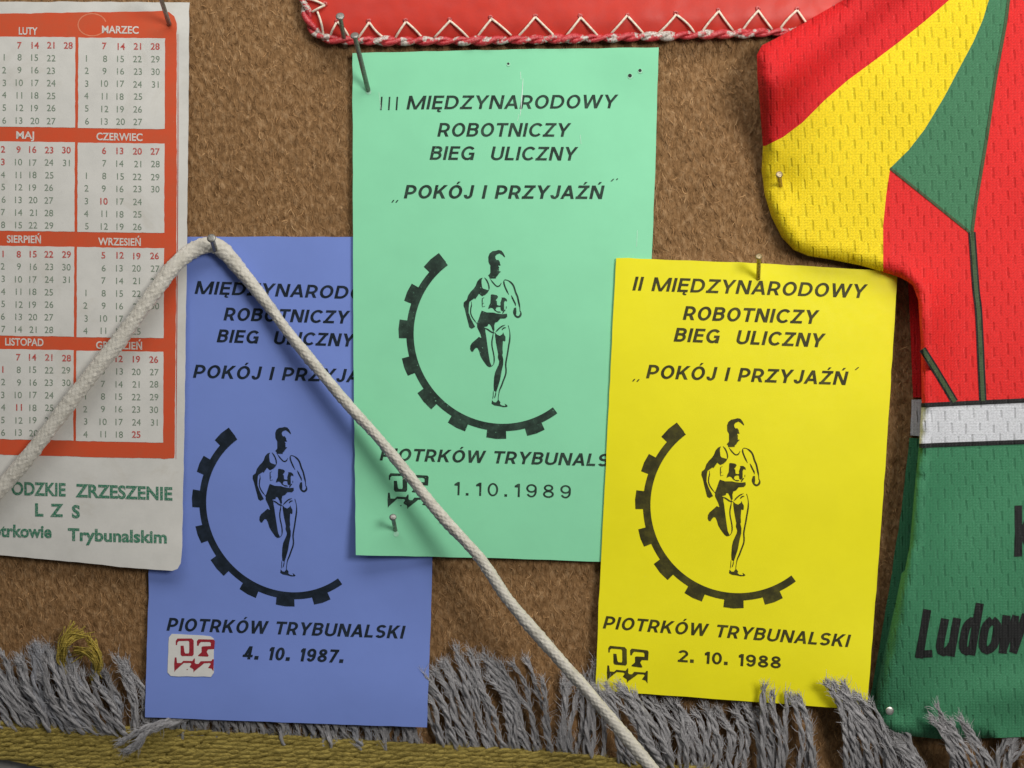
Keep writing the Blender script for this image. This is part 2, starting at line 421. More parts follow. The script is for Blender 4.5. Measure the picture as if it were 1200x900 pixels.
# outlines used below
CAL = [(-136, 2), (120, 2), (222, 3), (221, 120), (219, 300), (216.5, 480), (213.5, 640), (212, 660), (208, 667), (202, 669), (150, 665), (60, 656), (-60, 645), (-142, 638)]
BLUE = [(178.5, 277.5), (420, 277.5), (516, 279), (512, 500), (507, 655), (500.5, 852.5), (330, 846.5), (170, 840.5), (174, 700)]
GREEN = [(413, 62), (600, 58), (772, 55.5), (769, 160), (764, 302), (757, 480), (750, 660), (600, 654.5), (417, 650.5), (414, 400)]
YEL = [(722, 302), (880, 308), (1052, 318), (1042, 480), (1030, 650), (1016, 832), (960, 828), (850, 820), (698, 809), (701, 720), (709, 560)]
JER = [(1040, -32), (985, 2), (945, 27), (912, 45), (896, 53), (890, 64), (890.5, 90), (894, 130), (897, 171), (895.5, 200), (899, 228), (907, 254),
       (919, 278), (933, 293), (950, 300), (975, 304), (1010, 311), (1035, 318), (1057, 325), (1070, 335), (1076, 352), (1079, 400), (1080, 473),
       (1077, 522), (1073, 560), (1066, 640), (1052, 710), (1040, 760), (1030, 805), (1028, 830), (1034, 850), (1050, 861), (1100, 866), (1160, 865), (1240, 862), (1240, -32)]
PEN = [(349, -60), (352, 0), (358, 26), (368, 41), (382, 47), (410, 49), (600, 47), (760, 43), (880, 39), (1000, 33), (1100, 28), (1100, -60)]

# wool pile standing off the backing where it is in view
N = 110000
fx = rng.uniform(-60, 1260, N); fy = rng.uniform(-50, 900, N)
cov = fy > np.interp(fx, [-260, 0, 150, 210], [844, 878, 890, 908])
for poly in (CAL, BLUE, GREEN, YEL, JER, PEN):
    cov |= inside(fx, fy, poly) & (dist_to(fx, fy, poly) > 4)
fx, fy = fx[~cov], fy[~cov]; n = len(fx)
near = np.full(n, 1e9)
for poly in (CAL, BLUE, GREEN, YEL): near = np.minimum(near, dist_to(fx, fy, poly))
ang = rng.normal(math.pi / 2, 0.55, n) + (rng.random(n) < 0.5) * math.pi
lift = rng.uniform(0.3, 2.2, n) * np.where(near < 10, 0.5, 1)
fv, fq = fibre_arrays(fx, fy, carpet_h(fx, fy) + 0.1, ang, rng.uniform(4, 11, n), lift, rng.uniform(0.35, 0.8, n), rng.normal(0, 1.5, n))
fm = np.repeat(rng.choice(4, n, p=[0.46, 0.30, 0.19, 0.05]), 3)
root_uv = np.repeat(np.column_stack([fx, -fy]) / 100.0, 8, axis=0)
tag(mesh('wool_pile', fv, fq, M['fib'], None, True, fm, root_uv), 'short fuzzy brown wool pile covering the wall backing behind the cards', 'wool pile', None, 'stuff')

# ------------------------------------------------------------------ drawn lettering (sans capitals)
def ring(cx, cy, rx, ry, a0, a1, wx, wy, seg=None):
    k = seg or max(4, int(abs(a1 - a0) / 14)); out = []
    t = np.radians(np.linspace(a0, a1, k + 1)); c, s = np.cos(t), np.sin(t)
    ox, oy = cx + (rx + wx / 2) * c, cy + (ry + wy / 2) * s; ix, iy = cx + (rx - wx / 2) * c, cy + (ry - wy / 2) * s
    for i in range(k):
        out.append([(ox[i], oy[i]), (ox[i + 1], oy[i + 1]), (ix[i + 1], iy[i + 1]), (ix[i], iy[i])])
    return out
def glyph(ch, wx, wy):
    a, b = wx / 2, wy / 2; pr = []; e = 0.004
    def V(x, y0=0.0, y1=1.0): pr.append([(x - a, y0), (x + a, y0), (x + a, y1), (x - a, y1)])
    def H(x0, x1, y): pr.append([(x0, y - b), (x1, y - b), (x1, y + b), (x0, y + b)])
    def Dg(x0, y0, x1, y1, k=1.0):
        h = k * wx * math.sqrt(1 + ((x1 - x0) / (y1 - y0)) ** 2) / 2
        pr.append([(x0 - h, y0), (x0 + h, y0), (x1 + h, y1), (x1 - h, y1)])
    def R(*q): pr.extend(ring(*q, wx, wy))
    sb = 0.06; base = {'Ę': 'E', 'Ó': 'O', 'Ź': 'Z', 'Ń': 'N'}.get(ch, ch)
    if base == ' ': return 0.42, []
    if base == 'I': bw = wx; V(a)
    elif base == 'M': bw = 0.98; V(a); V(bw - a); Dg(a * 1.2, 1, bw / 2, 0.0, .95); Dg(bw / 2, 0.0, bw - a * 1.2, 1, .95)
    elif base == 'N': bw = 0.74; V(a); V(bw - a); Dg(a * 1.2, 1, bw - a * 1.2, 0)
    elif base == 'E': bw = 0.58; V(a); H(0, bw, 1 - b); H(0, bw * .93, .52); H(0, bw, b)
    elif base == 'L': bw = 0.54; V(a); H(0, bw, b)
    elif base == 'T': bw = 0.68; sb = .03; V(bw / 2); H(0, bw, 1 - b)
    elif base == 'D': bw = 0.74; V(a); r = .5 - b; H(0, bw - a - r * .8, 1 - b); H(0, bw - a - r * .8, b); R(bw - a - r * .8, .5, r * .8, r, -90, 90)
    elif base == 'P' or base == 'R':
        bw = 0.64; V(a); r = .26; cy = 1 - b - r; H(0, bw - a - r, 1 - b); H(0, bw - a - r, cy - r); R(bw - a - r, cy, r, r, -90, 90)
        if base == 'R': Dg(bw * .55, cy - r + b * .6, bw - a * .8, 0); bw += .02
    elif base == 'B':
        bw = 0.66; V(a); r2 = (.5 - b + .02) / 2 + .01; cy2 = b + r2; r1 = (1 - 2 * b - 2 * r2) / 2; cy1 = 1 - b - r1
        H(0, bw - a - r1, 1 - b); H(0, bw - a - r2, b); H(0, bw - a - r2, b + 2 * r2); R(bw - a - r1 - .02, cy1, r1, r1, -90, 90); R(bw - a - r2, cy2, r2, r2, -90, 90)
    elif base == 'O': bw = 0.77; R(bw / 2, .5, bw / 2 - a, .5 - b + .012, 0, 360)
    elif base == 'C': bw = 0.74; R(.42, .5, .42 - a, .5 - b + .012, 42, 318)
    elif base == 'G': bw = 0.80; R(.42, .5, .42 - a, .5 - b + .012, 42, 335); V(bw - a - .01, .0, .46); H(.46, bw - .01, .46)
    elif base == 'J': bw = 0.50; r = .5 * bw - a; V(bw - a, .28, 1); R(bw / 2, .28, r, .28 - b + .012, 180, 360)
    elif base == 'U': bw = 0.72; V(a, .32, 1); V(bw - a, .32, 1); R(bw / 2, .32, bw / 2 - a, .32 - b + .012, 180, 360)
    elif base == 'S':
        bw = 0.64; r = (1 - wy) / 4 + .006; R(bw / 2, .5 + r, bw / 2 - a, r, 28, 270); R(bw / 2 , .5 - r, bw / 2 - a, r, -152, 90)
    elif base == 'K': bw = 0.72; V(a); Dg(wx * .9, .36, bw - a * 1.3, 1); Dg(bw * .42, .58, bw - a * 1.1, 0)
    elif base == 'Y': bw = 0.78; sb = .02; V(bw / 2, 0, .45); Dg(bw / 2, .40, a * 1.2, 1); Dg(bw / 2, .40, bw - a * 1.2, 1)
    elif base == 'A': bw = 0.80; sb = .02; Dg(a * 1.1, 0, bw / 2, 1); Dg(bw - a * 1.1, 0, bw / 2, 1); H(.2, bw - .2, .30)
    elif base == 'W': bw = 1.14; sb = .02; Dg(a * 1.1, 1, bw * .27, 0); Dg(bw * .27, 0, bw / 2, 1, .95); Dg(bw / 2, 1, bw * .73, 0, .95); Dg(bw * .73, 0, bw - a * 1.1, 1)
    elif base == 'Z': bw = 0.68; sb = .05; H(.03, bw, 1 - b); H(0, bw, b); Dg(a * 1.4, wy * .5, bw - a * 1.4, 1 - wy * .5)
    elif base == '0': bw = 0.60; R(bw / 2, .5, bw / 2 - a, .5 - b, 0, 360)
    elif base == '1': bw = 0.36; V(bw - a); H(.06, bw - a, .78); pr.append([(.06, .78 - b), (.06, .78 + b), (bw - wx, 1.0), (bw - a, 1.0), (bw - a, .78 - b)])
    elif base == '2': bw = 0.60; r = .30 - a; R(.30, .70, r, .30 - b, -25, 165); Dg(.30 + r * .93, .62, a * 1.5, wy * .6); H(0, bw, b)
    elif base == '4': bw = 0.66; V(bw - .12 - a); H(0, bw, .26); Dg(bw - .14 - a, 1, a * 1.5, .26 - b * .4)
    elif base == '7': bw = 0.58; H(0, bw, 1 - b); Dg(bw - a * 1.2, 1 - wy * .6, .16, 0)
    elif base == '8': bw = 0.62; R(bw / 2, .745, .27 - a, .255 - b, 0, 360); R(bw / 2, .275, .31 - a, .275 - b, 0, 360)
    elif base == '9': bw = 0.60; R(bw / 2, .675, .30 - a, .325 - b, 0, 360); R(bw / 2, .42, .30 - a, .42 - b, -150, 0); V(bw - a, .41, .68)
    elif base == '.': bw = wx * 1.35; pr.append([(0, 0), (bw, 0), (bw, wy * 1.5), (0, wy * 1.5)])
    else: return 0.4, []
    if ch in 'ÓŹŃ':
        m = bw / 2; pr.append([(m - .05, 1.07), (m + .05, 1.07), (m + .17, 1.26), (m + .02, 1.26)])
    if ch == 'Ę':
        pr.append([(bw - .22, b), (bw - .06, b), (bw - .14, -.10), (bw - .04, -.12), (bw - .02, -.2), (bw - .16, -.22), (bw - .26, -.14)])
    return bw + 2 * sb, [[(x + sb, y) for x, y in p] for p in pr]

def line(text, x0, y0, x1, y1, cap, wt=0.15, shear=0.21, track=0.02):
    """one printed line: ink runs from (x0,y0) to (x1,y1) along its baseline; returns polygon sets"""
    tot = sum(glyph(c, wt, wt)[0] + track for c in text) - track - 0.12 + shear * 0.9
    L = math.hypot(x1 - x0, y1 - y0); sx = L / tot; wx = wt * cap / sx
    tot = sum(glyph(c, wx, wt)[0] + track for c in text) - track - 0.12; sx = (L - shear * cap * 0.95) / tot; wx = wt * cap / sx
    ux, uy = (x1 - x0) / L, (y1 - y0) / L; pen = -0.06; out = []
    for ch in text:
        adv, pr = glyph(ch, wx, wt * 0.82)
        if pr:
            ps = []
            for p in pr:
                q = []
                for (gx_, gy_) in p:
                    X = (gx_ + pen) * sx + shear * gy_ * cap; Y = gy_ * cap
                    q.append((x0 + X * ux + Y * uy, y0 + X * uy - Y * ux))
                ps.append(q)
            out.append(ps)
        pen += adv + track
    return out
def tick(x, y, dx, dy, w): return [[(x, y), (x + w, y), (x + dx + w, y + dy), (x + dx, y + dy)]]

# ------------------------------------------------------------------ printed emblems, in the yellow card's coordinates
def stroke(pts, wd):
    p = catmull(np.array(pts, float), 12) if len(pts) > 2 else np.array(pts, float)
    t = np.gradient(p, axis=0); t /= np.linalg.norm(t, axis=1)[:, None] + 1e-9
    nn = np.stack([-t[:, 1], t[:, 0]], 1); k = len(p)
    taper = np.clip(np.minimum(np.arange(k), np.arange(k)[::-1]) / max(1.0, k * 0.18), 0.45, 1)[:, None]
    A = p + nn * wd / 2 * taper; B = p - nn * wd / 2 * taper
    return [[A[i], A[i + 1], B[i + 1], B[i]] for i in range(k - 1)]
RUN = []
RUN.append([(558,285),(556,200),(580,140),(630,100),(690,90),(740,75),(790,85),(825,125),(855,185),(850,205),(800,160),(757,135),(700,160),(680,190),(685,230),(705,255),(735,250),(760,285),(765,320),(778,345),(750,352),(735,340),(738,370),(755,390),(738,400),(748,425),(742,450),(780,455),(740,495),(715,535),(690,555),(690,580),(575,585),(570,550),(548,535),(575,505),(590,480),(590,350),(565,310)])
RUN.append([(450,570),(400,590),(355,640),(325,720),(290,770),(240,820),(190,890),(165,970),(110,1015),(105,1075),(130,1145),(155,1255),(190,1395),(205,1455),(245,1480),(310,1445),(265,1360),(228,1285),(195,1190),(198,1110),(205,1035),(215,1000),(300,940),(315,955),(385,855),(410,880),(440,900),(500,870),(545,825),(558,790),(530,785),(460,765),(440,740),(430,650),(432,610)])
RUN.append([(1005,1100),(1045,1085),(1050,1160),(1045,1210),(1020,1220),(998,1170)])
RUN.append([(595,870),(620,862),(700,875),(725,900),(710,930),(680,965),(700,980),(705,1050),(745,1060),(770,1050),(765,1010),(790,940),(785,915),(840,915),(880,945),(885,985),(850,970),(830,1000),(830,1130),(800,1160),(770,1140),(765,1085),(740,1080),(695,1090),(675,1130),(700,1160),(760,1165),(775,1180),(720,1185),(660,1150),(630,1110),(595,1100),(545,1125),(560,1070),(585,1020)])
RUN.append([(430,1155),(520,1185),(640,1185),(700,1200),(800,1210),(880,1200),(885,1250),(850,1285),(760,1290),(715,1345),(665,1365),(650,1420),(655,1500),(625,1512),(605,1450),(575,1395),(545,1390),(530,1430),(470,1445),(492,1480),(492,1530),(505,1600),(520,1725),(530,1800),(550,1950),(568,2060),(595,2120),(590,2145),(550,2153),(510,2125),(440,2030),(400,1960),(375,1870),(350,1820),(320,1815),(290,1845),(265,1885),(235,1882),(215,1840),(220,1780),(250,1730),(320,1670),(375,1620),(415,1640),(420,1630),(400,1565),(345,1450),(345,1380),(380,1290),(410,1200)])
RUN.append([(665,1540),(700,1575),(750,1595),(800,1560),(810,1530),(825,1570),(850,1610),(848,1680),(835,1690),(805,1680),(800,1740),(795,1820),(800,1905),(790,1930),(808,2010),(805,2100),(775,2220),(745,2380),(700,2520),(675,2590),(635,2570),(630,2480),(640,2330),(660,2240),(690,2175),(725,2100),(735,2050),(710,1980),(718,1920),(700,1830),(680,1720),(665,1600)])
RUN.append([(600,2735),(630,2770),(670,2775),(690,2750),(715,2725),(750,2770),(740,2800),(770,2825),(830,2835),(840,2815),(820,2795),(850,2805),(880,2835),(860,2850),(800,2855),(720,2838),(640,2828),(590,2800)])
for pts, wd in (([(245,1000),(248,1060),(235,1120),(232,1200),(265,1285),(345,1390)],20), ([(485,570),(525,620),(555,690),(565,760),(552,800)],24),
    ([(590,595),(640,660),(690,710),(720,720),(755,705),(785,655)],22), ([(915,860),(870,770),(835,680),(832,620),(850,600)],26),
    ([(850,600),(900,610),(960,650),(1005,710),(1040,820),(1070,890),(1090,980),(1110,1080),(1115,1150)],30), ([(960,875),(1000,960),(1030,1020),(1035,1060)],26),
    ([(1030,1090),(1010,1130),(1010,1190),(1040,1240),(1080,1255),(1120,1225),(1130,1170),(1110,1150)],34), ([(800,1200),(830,1150),(855,1130)],22), ([(870,1070),(868,1110)],24),
    ([(440,930),(440,1010),(440,1090)],16), ([(440,945),(475,920)],16), ([(440,1030),(470,1020)],16), ([(440,1090),(490,1075)],16),
    ([(640,1500),(625,1600),(607,1700),(610,1790),(632,1900),(645,2000),(635,2090),(595,2140)],22), ([(480,1460),(540,1490),(600,1530),(660,1545)],26),
    ([(675,1530),(720,1480),(780,1430),(845,1400)],22), ([(785,1490),(820,1455),(860,1445)],22),
    ([(900,1405),(920,1480),(930,1560),(925,1660),(905,1780),(885,1900),(865,2000),(850,2100),(855,2200),(845,2280),(800,2400),(770,2480),(735,2560),(715,2660),(708,2740)],26),
    ([(625,2570),(620,2660),(610,2720)],12), ([(670,2590),(660,2650),(640,2700)],16)):
    RUN += stroke(pts, wd)
RUN = [[(815 + x / 15.0, 485 + y / 15.0) for x, y in p] for p in RUN]

def gear():
    out = []; c0 = (490.8, 399.0)
    def pt(deg, r): t = math.radians(deg); return (c0[0] - r * math.cos(t), c0[1] - r * math.sin(t))
    seg = np.linspace(53.3, -127.0, 61)
    for i in range(60): out.append([pt(seg[i], 438), pt(seg[i + 1], 438), pt(seg[i + 1], 403.8), pt(seg[i], 403.8)])
    for a0, a1 in ((53.3, 41.6), (29.8, 19.2), (8.3, -2.2), (-13.6, -23.8), (-34.8, -46.6), (-58.4, -69.2), (-81.6, -92.9), (-104.9, -115.5)):
        m = (a0 + a1) / 2; k = 0.94
        out.append([pt(a0, 473), pt(m, 475), pt(a1, 473), pt(m + (a1 - m) * 1.04, 420), pt(m + (a0 - m) * 1.04, 420)])
    return [[(740 + x / 3.915, 490 + y / 3.915) for x, y in p] for p in out]
GEAR = gear()
def affine(src, dst):
    A = np.column_stack([np.array(src), np.ones(len(src))]); X, *_ = np.linalg.lstsq(A, np.array(dst), rcond=None)
    return lambda polys: [[tuple(np.array([x, y, 1]) @ X) for x, y in p] for p in polys]
Y0 = [(793.6, 496.9), (935.4, 683.4), (743.8, 596.5), (871.5, 712.2), (863.9, 490), (873.3, 673.9)]
TO_GREEN = affine(Y0, [(512.8, 295.2), (654.6, 483.9), (467.2, 396.7), (592.7, 512.4), (585.3, 295.2), (596.5, 479.9)])
TO_BLUE = affine(Y0, [(269.3, 498.2), (404.7, 681.6), (224.8, 594.2), (345.4, 709), (332.6, 504), (344.6, 681.6)])
same = lambda p: p
LOGO = [[(222,290),(222,220),(250,183),(480,183),(512,215),(512,440),(490,468),(320,468),(300,445),(300,300),(350,300),(362,400),(375,425),(430,425),(440,400),(440,240),(425,222),(270,225),(245,250),(245,285)],
        [(565,300),(565,225),(590,195),(835,200),(856,222),(845,355),(745,360),(722,400),(755,460),(740,478),(585,470),(585,455),(640,405),(640,320),(665,310),(790,305),(790,255),(770,240),(630,240),(605,265),(590,300)],
        [(205,490),(232,490),(242,580),(310,580),(345,545),(490,548),(520,505),(533,510),(530,580),(550,595),(590,595),(625,552),(800,548),(815,520),(840,520),(832,715),(815,690),(800,670),(745,660),(790,595),(775,580),(680,585),(640,620),(525,710),(512,735),(505,680),(445,645),(475,595),(460,580),(350,580),(215,700),(200,725),(195,600)],
        [(392,690),(405,676),(420,684),(408,694)]]
LOGO = [[(190 + x / 13.843, 735 + y / 13.843) for x, y in p] for p in LOGO]
L0 = [(206, 748.6), (251.5, 749.8), (204.4, 787), (250, 786.6)]
LOGO_G = affine(L0, [(455.6, 555.4), (502, 557), (454.6, 594), (501, 596.4)])
LOGO_Y = affine(L0, [(712.6, 757.5), (760, 762), (711.8, 796.5), (758.5, 801.5)])

def make_card(name, label, poly, hfun, mat, edge, ink, lines, runner_map, logo, extra=None):
    c = np.mean(np.array(poly), 0); root = thing(name, (c[0], c[1], float(hfun(c[:1], c[1:])[0])), label, 'race card', 'street race cards pinned side by side')
    slab('card_sheet', poly, hfun, 1.2, [mat, edge], root, 20, 14)
    for nm, ls in lines.items(): print_on(nm, ls, hfun, 0.30, ink, root)
    print_on('gear_emblem', [runner_map(GEAR)], hfun, 0.30, ink, root)
    print_on('runner_print', [runner_map(RUN)], hfun, 0.34, ink, root)
    if logo is not None: print_on('town_emblem', [[p] for p in logo], hfun, 0.30, ink, root)
    return root

wavy = lambda a, px, py: (lambda x, y: a * np.sin(x / px + 1.3) * np.cos(y / py + 0.4))
curl = lambda x, y, cx, cy, a, r: a * np.exp(-((x - cx) ** 2 + (y - cy) ** 2) / r ** 2)
h_blue = lambda x, y: 5.5 + curl(x, y, 500, 852, 5, 70) + 13 * smooth(690, 852, y) + wavy(0.8, 90, 120)(x, y)
h_green = lambda x, y: 10.5 + curl(x, y, 417, 650, 9, 60) + curl(x, y, 772, 56, 6, 55) + 3.2 * smooth(560, 655, y) * smooth(560, 420, x) + 2.0 * smooth(110, 55, y) + wavy(0.9, 80, 130)(x, y)
h_yel = lambda x, y: 14.0 + curl(x, y, 1016, 832, 6, 70) + 9 * smooth(640, 825, y) + 2.5 * smooth(980, 1050, x) + wavy(0.8, 70, 110)(x, y)

lb = {}
lb.setdefault('title_lettering', []).extend(line('MIĘDZYNARODOWY', 228, 344.3, 469, 352.3, 15.2, .225))
lb.setdefault('title_lettering', []).extend(line('ROBOTNICZY', 261.8, 375.4, 409.5, 379.4, 15.2, .225))
lb.setdefault('title_lettering', []).extend(line('BIEG  ULICZNY', 253.8, 401, 415.5, 406.4, 15.2, .225))
lb.setdefault('motto_lettering', []).extend(line('POKÓJ I PRZYJAŹŃ', 226, 442.6, 456, 449.2, 15.4, .225))
lb.setdefault('town_lettering', []).extend(line('PIOTRKÓW TRYBUNALSKI', 195, 739, 475, 748.5, 15.2, .225))
lb.setdefault('date_lettering', []).extend(line('4. 10. 1987.', 283.6, 772.3, 404.5, 777, 15.4, .225, .17))
blue = make_card('race_card', 'blue race card dated 1987 with a red and white sticker, below the bent cord', BLUE, h_blue, M['blue'], M['edge_blue'], M['ink_blue'], lb, TO_BLUE, None)
stk = [(201.5, 743), (247, 745.2), (250.5, 748.5), (250.8, 788), (247.5, 793.2), (200, 792.3), (196.3, 788), (197.8, 747)]
st = slab('sticker', stk, lambda x, y: h_blue(x, y) + 0.7, 0.6, [M['sticker'], M['sticker']], blue, 12, 8)
sp = print_on('sticker_emblem', [[p] for p in LOGO], lambda x, y: h_blue(x, y) + 0.7, 0.25, M['sticker_red'], None)
sp.location = sp.location - blue.location; sp.parent = st

lg = {}
for x in (445.4, 454.6, 463.6): lg.setdefault('title_lettering', []).append([[(x, 129), (x + 1.9, 129), (x + 3.0, 113.4), (x + 1.1, 113.4)]])
lg.setdefault('title_lettering', []).extend(line('MIĘDZYNARODOWY', 476.3, 128.2, 724, 126.8, 16, .205))
lg.setdefault('title_lettering', []).extend(line('ROBOTNICZY', 512.4, 160, 668.8, 160.2, 16, .205))
lg.setdefault('title_lettering', []).extend(line('BIEG  ULICZNY', 503.4, 187.2, 677, 188.2, 16, .205))
lg.setdefault('motto_lettering', []).extend(line('POKÓJ I PRZYJAŹŃ', 473.2, 232.5, 708.5, 233.2, 15.8, .225))
lg.setdefault('motto_lettering', []).extend([tick(458.5, 237.3, 2.2, -3, 1.6), tick(463.2, 237.4, 2.2, -3, 1.6), tick(715.4, 212.5, 3, -3, 1.6), tick(721.6, 211, 1.6, -2, 1.5)])
lg.setdefault('town_lettering', []).extend(line('PIOTRKÓW TRYBUNALSKI', 444.9, 539.5, 737, 547.2, 14.6, .225))
lg.setdefault('date_lettering', []).extend(line('1.10.1989', 531, 580.2, 668.8, 584.2, 15.6, .15, .0, .24))
green = make_card('race_card', 'mint green race card dated 1989, pinned in the middle below the red pennant', GREEN, h_green, M['green'], M['edge_green'], M['ink_green'], lg, TO_GREEN, LOGO_G(LOGO))
def disc(x, y, r, n=10): return [[(x + r * math.cos(t * 2 * math.pi / n), y + r * math.sin(t * 2 * math.pi / n)) for t in range(n)]]
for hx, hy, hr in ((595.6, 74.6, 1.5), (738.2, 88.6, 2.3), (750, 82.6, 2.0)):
    print_on('worn_and_highlight_rim', [disc(hx + .3, hy + .6, hr + .9)], h_green, 0.40, M['rim'], green)
    print_on('pinhole', [disc(hx, hy, hr)], h_green, 0.48, M['hole'], green)
for hx, hy in ((464.4, 625.6), (432, 107.5)): print_on('worn_and_highlight_rim', [disc(hx, hy, 3.3)], h_green, 0.40, M['rim'], green)  # highlight around each nail base, painted as a pale ring
for sc_, wd_ in (([(613, 92), (612.2, 105), (611, 122), (609.6, 136)], 0.9), ([(610, 84), (610.5, 93)], 1.0), ([(608, 134), (606.5, 142)], 0.8), ([(444, 108), (446.5, 128)], 0.7), ([(680, 158), (681, 169)], 0.8), ([(747, 270), (746, 289)], 0.7)):
    print_on('scratch', [stroke(sc_, wd_)], h_green, 0.40, M['speck'], green)

ly = {}
ly.setdefault('title_lettering', []).extend(line('II MIĘDZYNARODOWY', 741, 340.3, 1016, 349.5, 16.3, .215))
ly.setdefault('title_lettering', []).extend(line('ROBOTNICZY', 800, 374.8, 959.3, 379.8, 16.3, .225))
ly.setdefault('title_lettering', []).extend(line('BIEG  ULICZNY', 789.3, 400.2, 966.6, 407.2, 16.3, .225))
ly.setdefault('motto_lettering', []).extend(line('POKÓJ I PRZYJAŹŃ', 757, 443.2, 993.9, 451.4, 16, .225))
ly.setdefault('motto_lettering', []).extend([tick(740.6, 447, 2.4, -3, 1.7), tick(745.6, 447.4, 2.4, -3, 1.7), tick(1001.4, 433.6, 4, -3.4, 1.7)])
ly.setdefault('town_lettering', []).extend(line('PIOTRKÓW TRYBUNALSKI', 706.3, 736.4, 996.4, 758.6, 14.8, .225))
ly.setdefault('date_lettering', []).extend(line('2. 10. 1988', 794.2, 775.6, 915, 783.6, 14.2, .225, 0.0))
yellow = make_card('race_card', 'bright yellow race card dated 1988, right of the green card and beside the jersey', YEL, h_yel, M['yellow'], M['edge_yellow'], M['ink_yellow'], ly, same, LOGO_Y(LOGO))

# ------------------------------------------------------------------ calendar sheet
h_cal = lambda x, y: 12.0 + 5 * smooth(600, 669, y) * smooth(60, 213, x) + wavy(1.0, 70, 95)(x, y)
cal = thing('calendar', (110, 330, 12), 'white calendar page with orange red month grid, at the left over the blue card', 'calendar')
slab('calendar_sheet', CAL, h_cal, 1.2, [M['cal_paper'], M['edge_white']], cal, 18, 10)
fr = [(-118, 17.5), (60, 15), (190, 13), (198, 14.5), (204, 19), (207, 27), (207, 250), (205.8, 400), (204.6, 537.5), (120, 536), (-60, 531), (-121, 529)]
fr = resample(fr, 6); fr = fr + np.column_stack([rng.normal(0, .22, len(fr)), rng.normal(0, .22, len(fr))])
v2, f2 = union([fr], grid_pts(fr, 24, 10))
mesh('orange_frame', np.column_stack([v2, h_cal(v2[:, 0], v2[:, 1]) + .25]), [t[::-1] for t in f2], M['orange'], cal)
print_on('border_line', [stroke([(208.6, 40), (208.6, 160), (208.2, 250), (207.2, 400), (206.2, 538)], 0.9)], h_cal, .3, M['dkred'], cal)
rows = [(43.4, 148.8, 44.6, 151), (166, 271, 168, 272.6), (288.4, 393.8, 290.6, 396), (409.4, 515, 412, 518.4)]
PAN = {}
for k, (l0, l1, r0, r1) in enumerate(rows):
    dx = -1.0 * k
    for side in (0, 1, 2):
        if side == 0: p = [(-16, l0 - .6), (88.4 + dx * .7, (l0 + r0) / 2 - .3), (88.0 + dx * .7, (l1 + r1) / 2 - .4), (-17, l1 - .7)]
        elif side == 2: p = [(-104, l0 - 1.6), (-20, l0 - .8), (-21, l1 - .8), (-105, l1 - 1.6)]
        else: p = [(91.8 + dx * .8, (l0 + r0) / 2), (193.4 + dx * .6, r0 + .3), (193 + dx * .6, r1 + .4), (91.4 + dx * .8, (l1 + r1) / 2)]
        p = resample(p, 5); p = p + rng.normal(0, .15, p.shape)
        v2, f2 = union([p], grid_pts(p, 20, 8))
        PAN[(k, side)] = mesh('month_panel', np.column_stack([v2, h_cal(v2[:, 0], v2[:, 1]) + .5]), [t[::-1] for t in f2], M['cal_paper'], cal)

_fc = {}
def font_mesh(s, bold=0.0, res=4):
    key = (s, bold)
    if key not in _fc:
        c = bpy.data.curves.new('type', 'FONT'); c.body = s; c.resolution_u = res; c.offset = bold
        o = bpy.data.objects.new('type', c); C.objects.link(o); bpy.context.view_layer.update()
        m = bpy.data.meshes.new_from_object(o.evaluated_get(bpy.context.evaluated_depsgraph_get()))
        v = np.array([tuple(q.co)[:2] for q in m.vertices]); f = [list(p.vertices) for p in m.polygons]
        bpy.data.objects.remove(o); bpy.data.curves.remove(c); bpy.data.meshes.remove(m)
        _fc[key] = (v, f)
    return _fc[key]
CAPH = font_mesh('H')[0][:, 1].max()
def put_text(mb, s, x, y, cap, hf, off, bold=0.02, width=None, tilt=0.012, align='c', squeeze=1.0):
    v, f = font_mesh(s, bold); v = v.copy(); k = cap / CAPH
    x0, x1 = v[:, 0].min(), v[:, 0].max(); kx = k * squeeze if width is None else width / (x1 - x0)
    v[:, 0] = (v[:, 0] - ((x0 + x1) / 2 if align == 'c' else x0)) * kx; v[:, 1] *= k
    X = x + v[:, 0]; Y = y - v[:, 1] + v[:, 0] * tilt
    mb.add(np.column_stack([X, Y, hf(X, Y) + off]), f)
for s, x, y, wd in (('LUTY', 33, 40.5, 22), ('MARZEC', 141, 39, 43), ('MAJ', 29.5, 162.5, 21), ('CZERWIEC', 140, 164.5, 54), ('SIERPIEŃ', 28, 284.5, 40), ('WRZESIEŃ', 140, 287.5, 50), ('LISTOPAD', 28.5, 405, 45), ('GRUDZIEŃ', 139.5, 409, 54)):
    head = MB(); put_text(head, s, x, y, 8.3, h_cal, .55, .022, wd, .02); head.build('month_name', M['head_white'], cal, False)
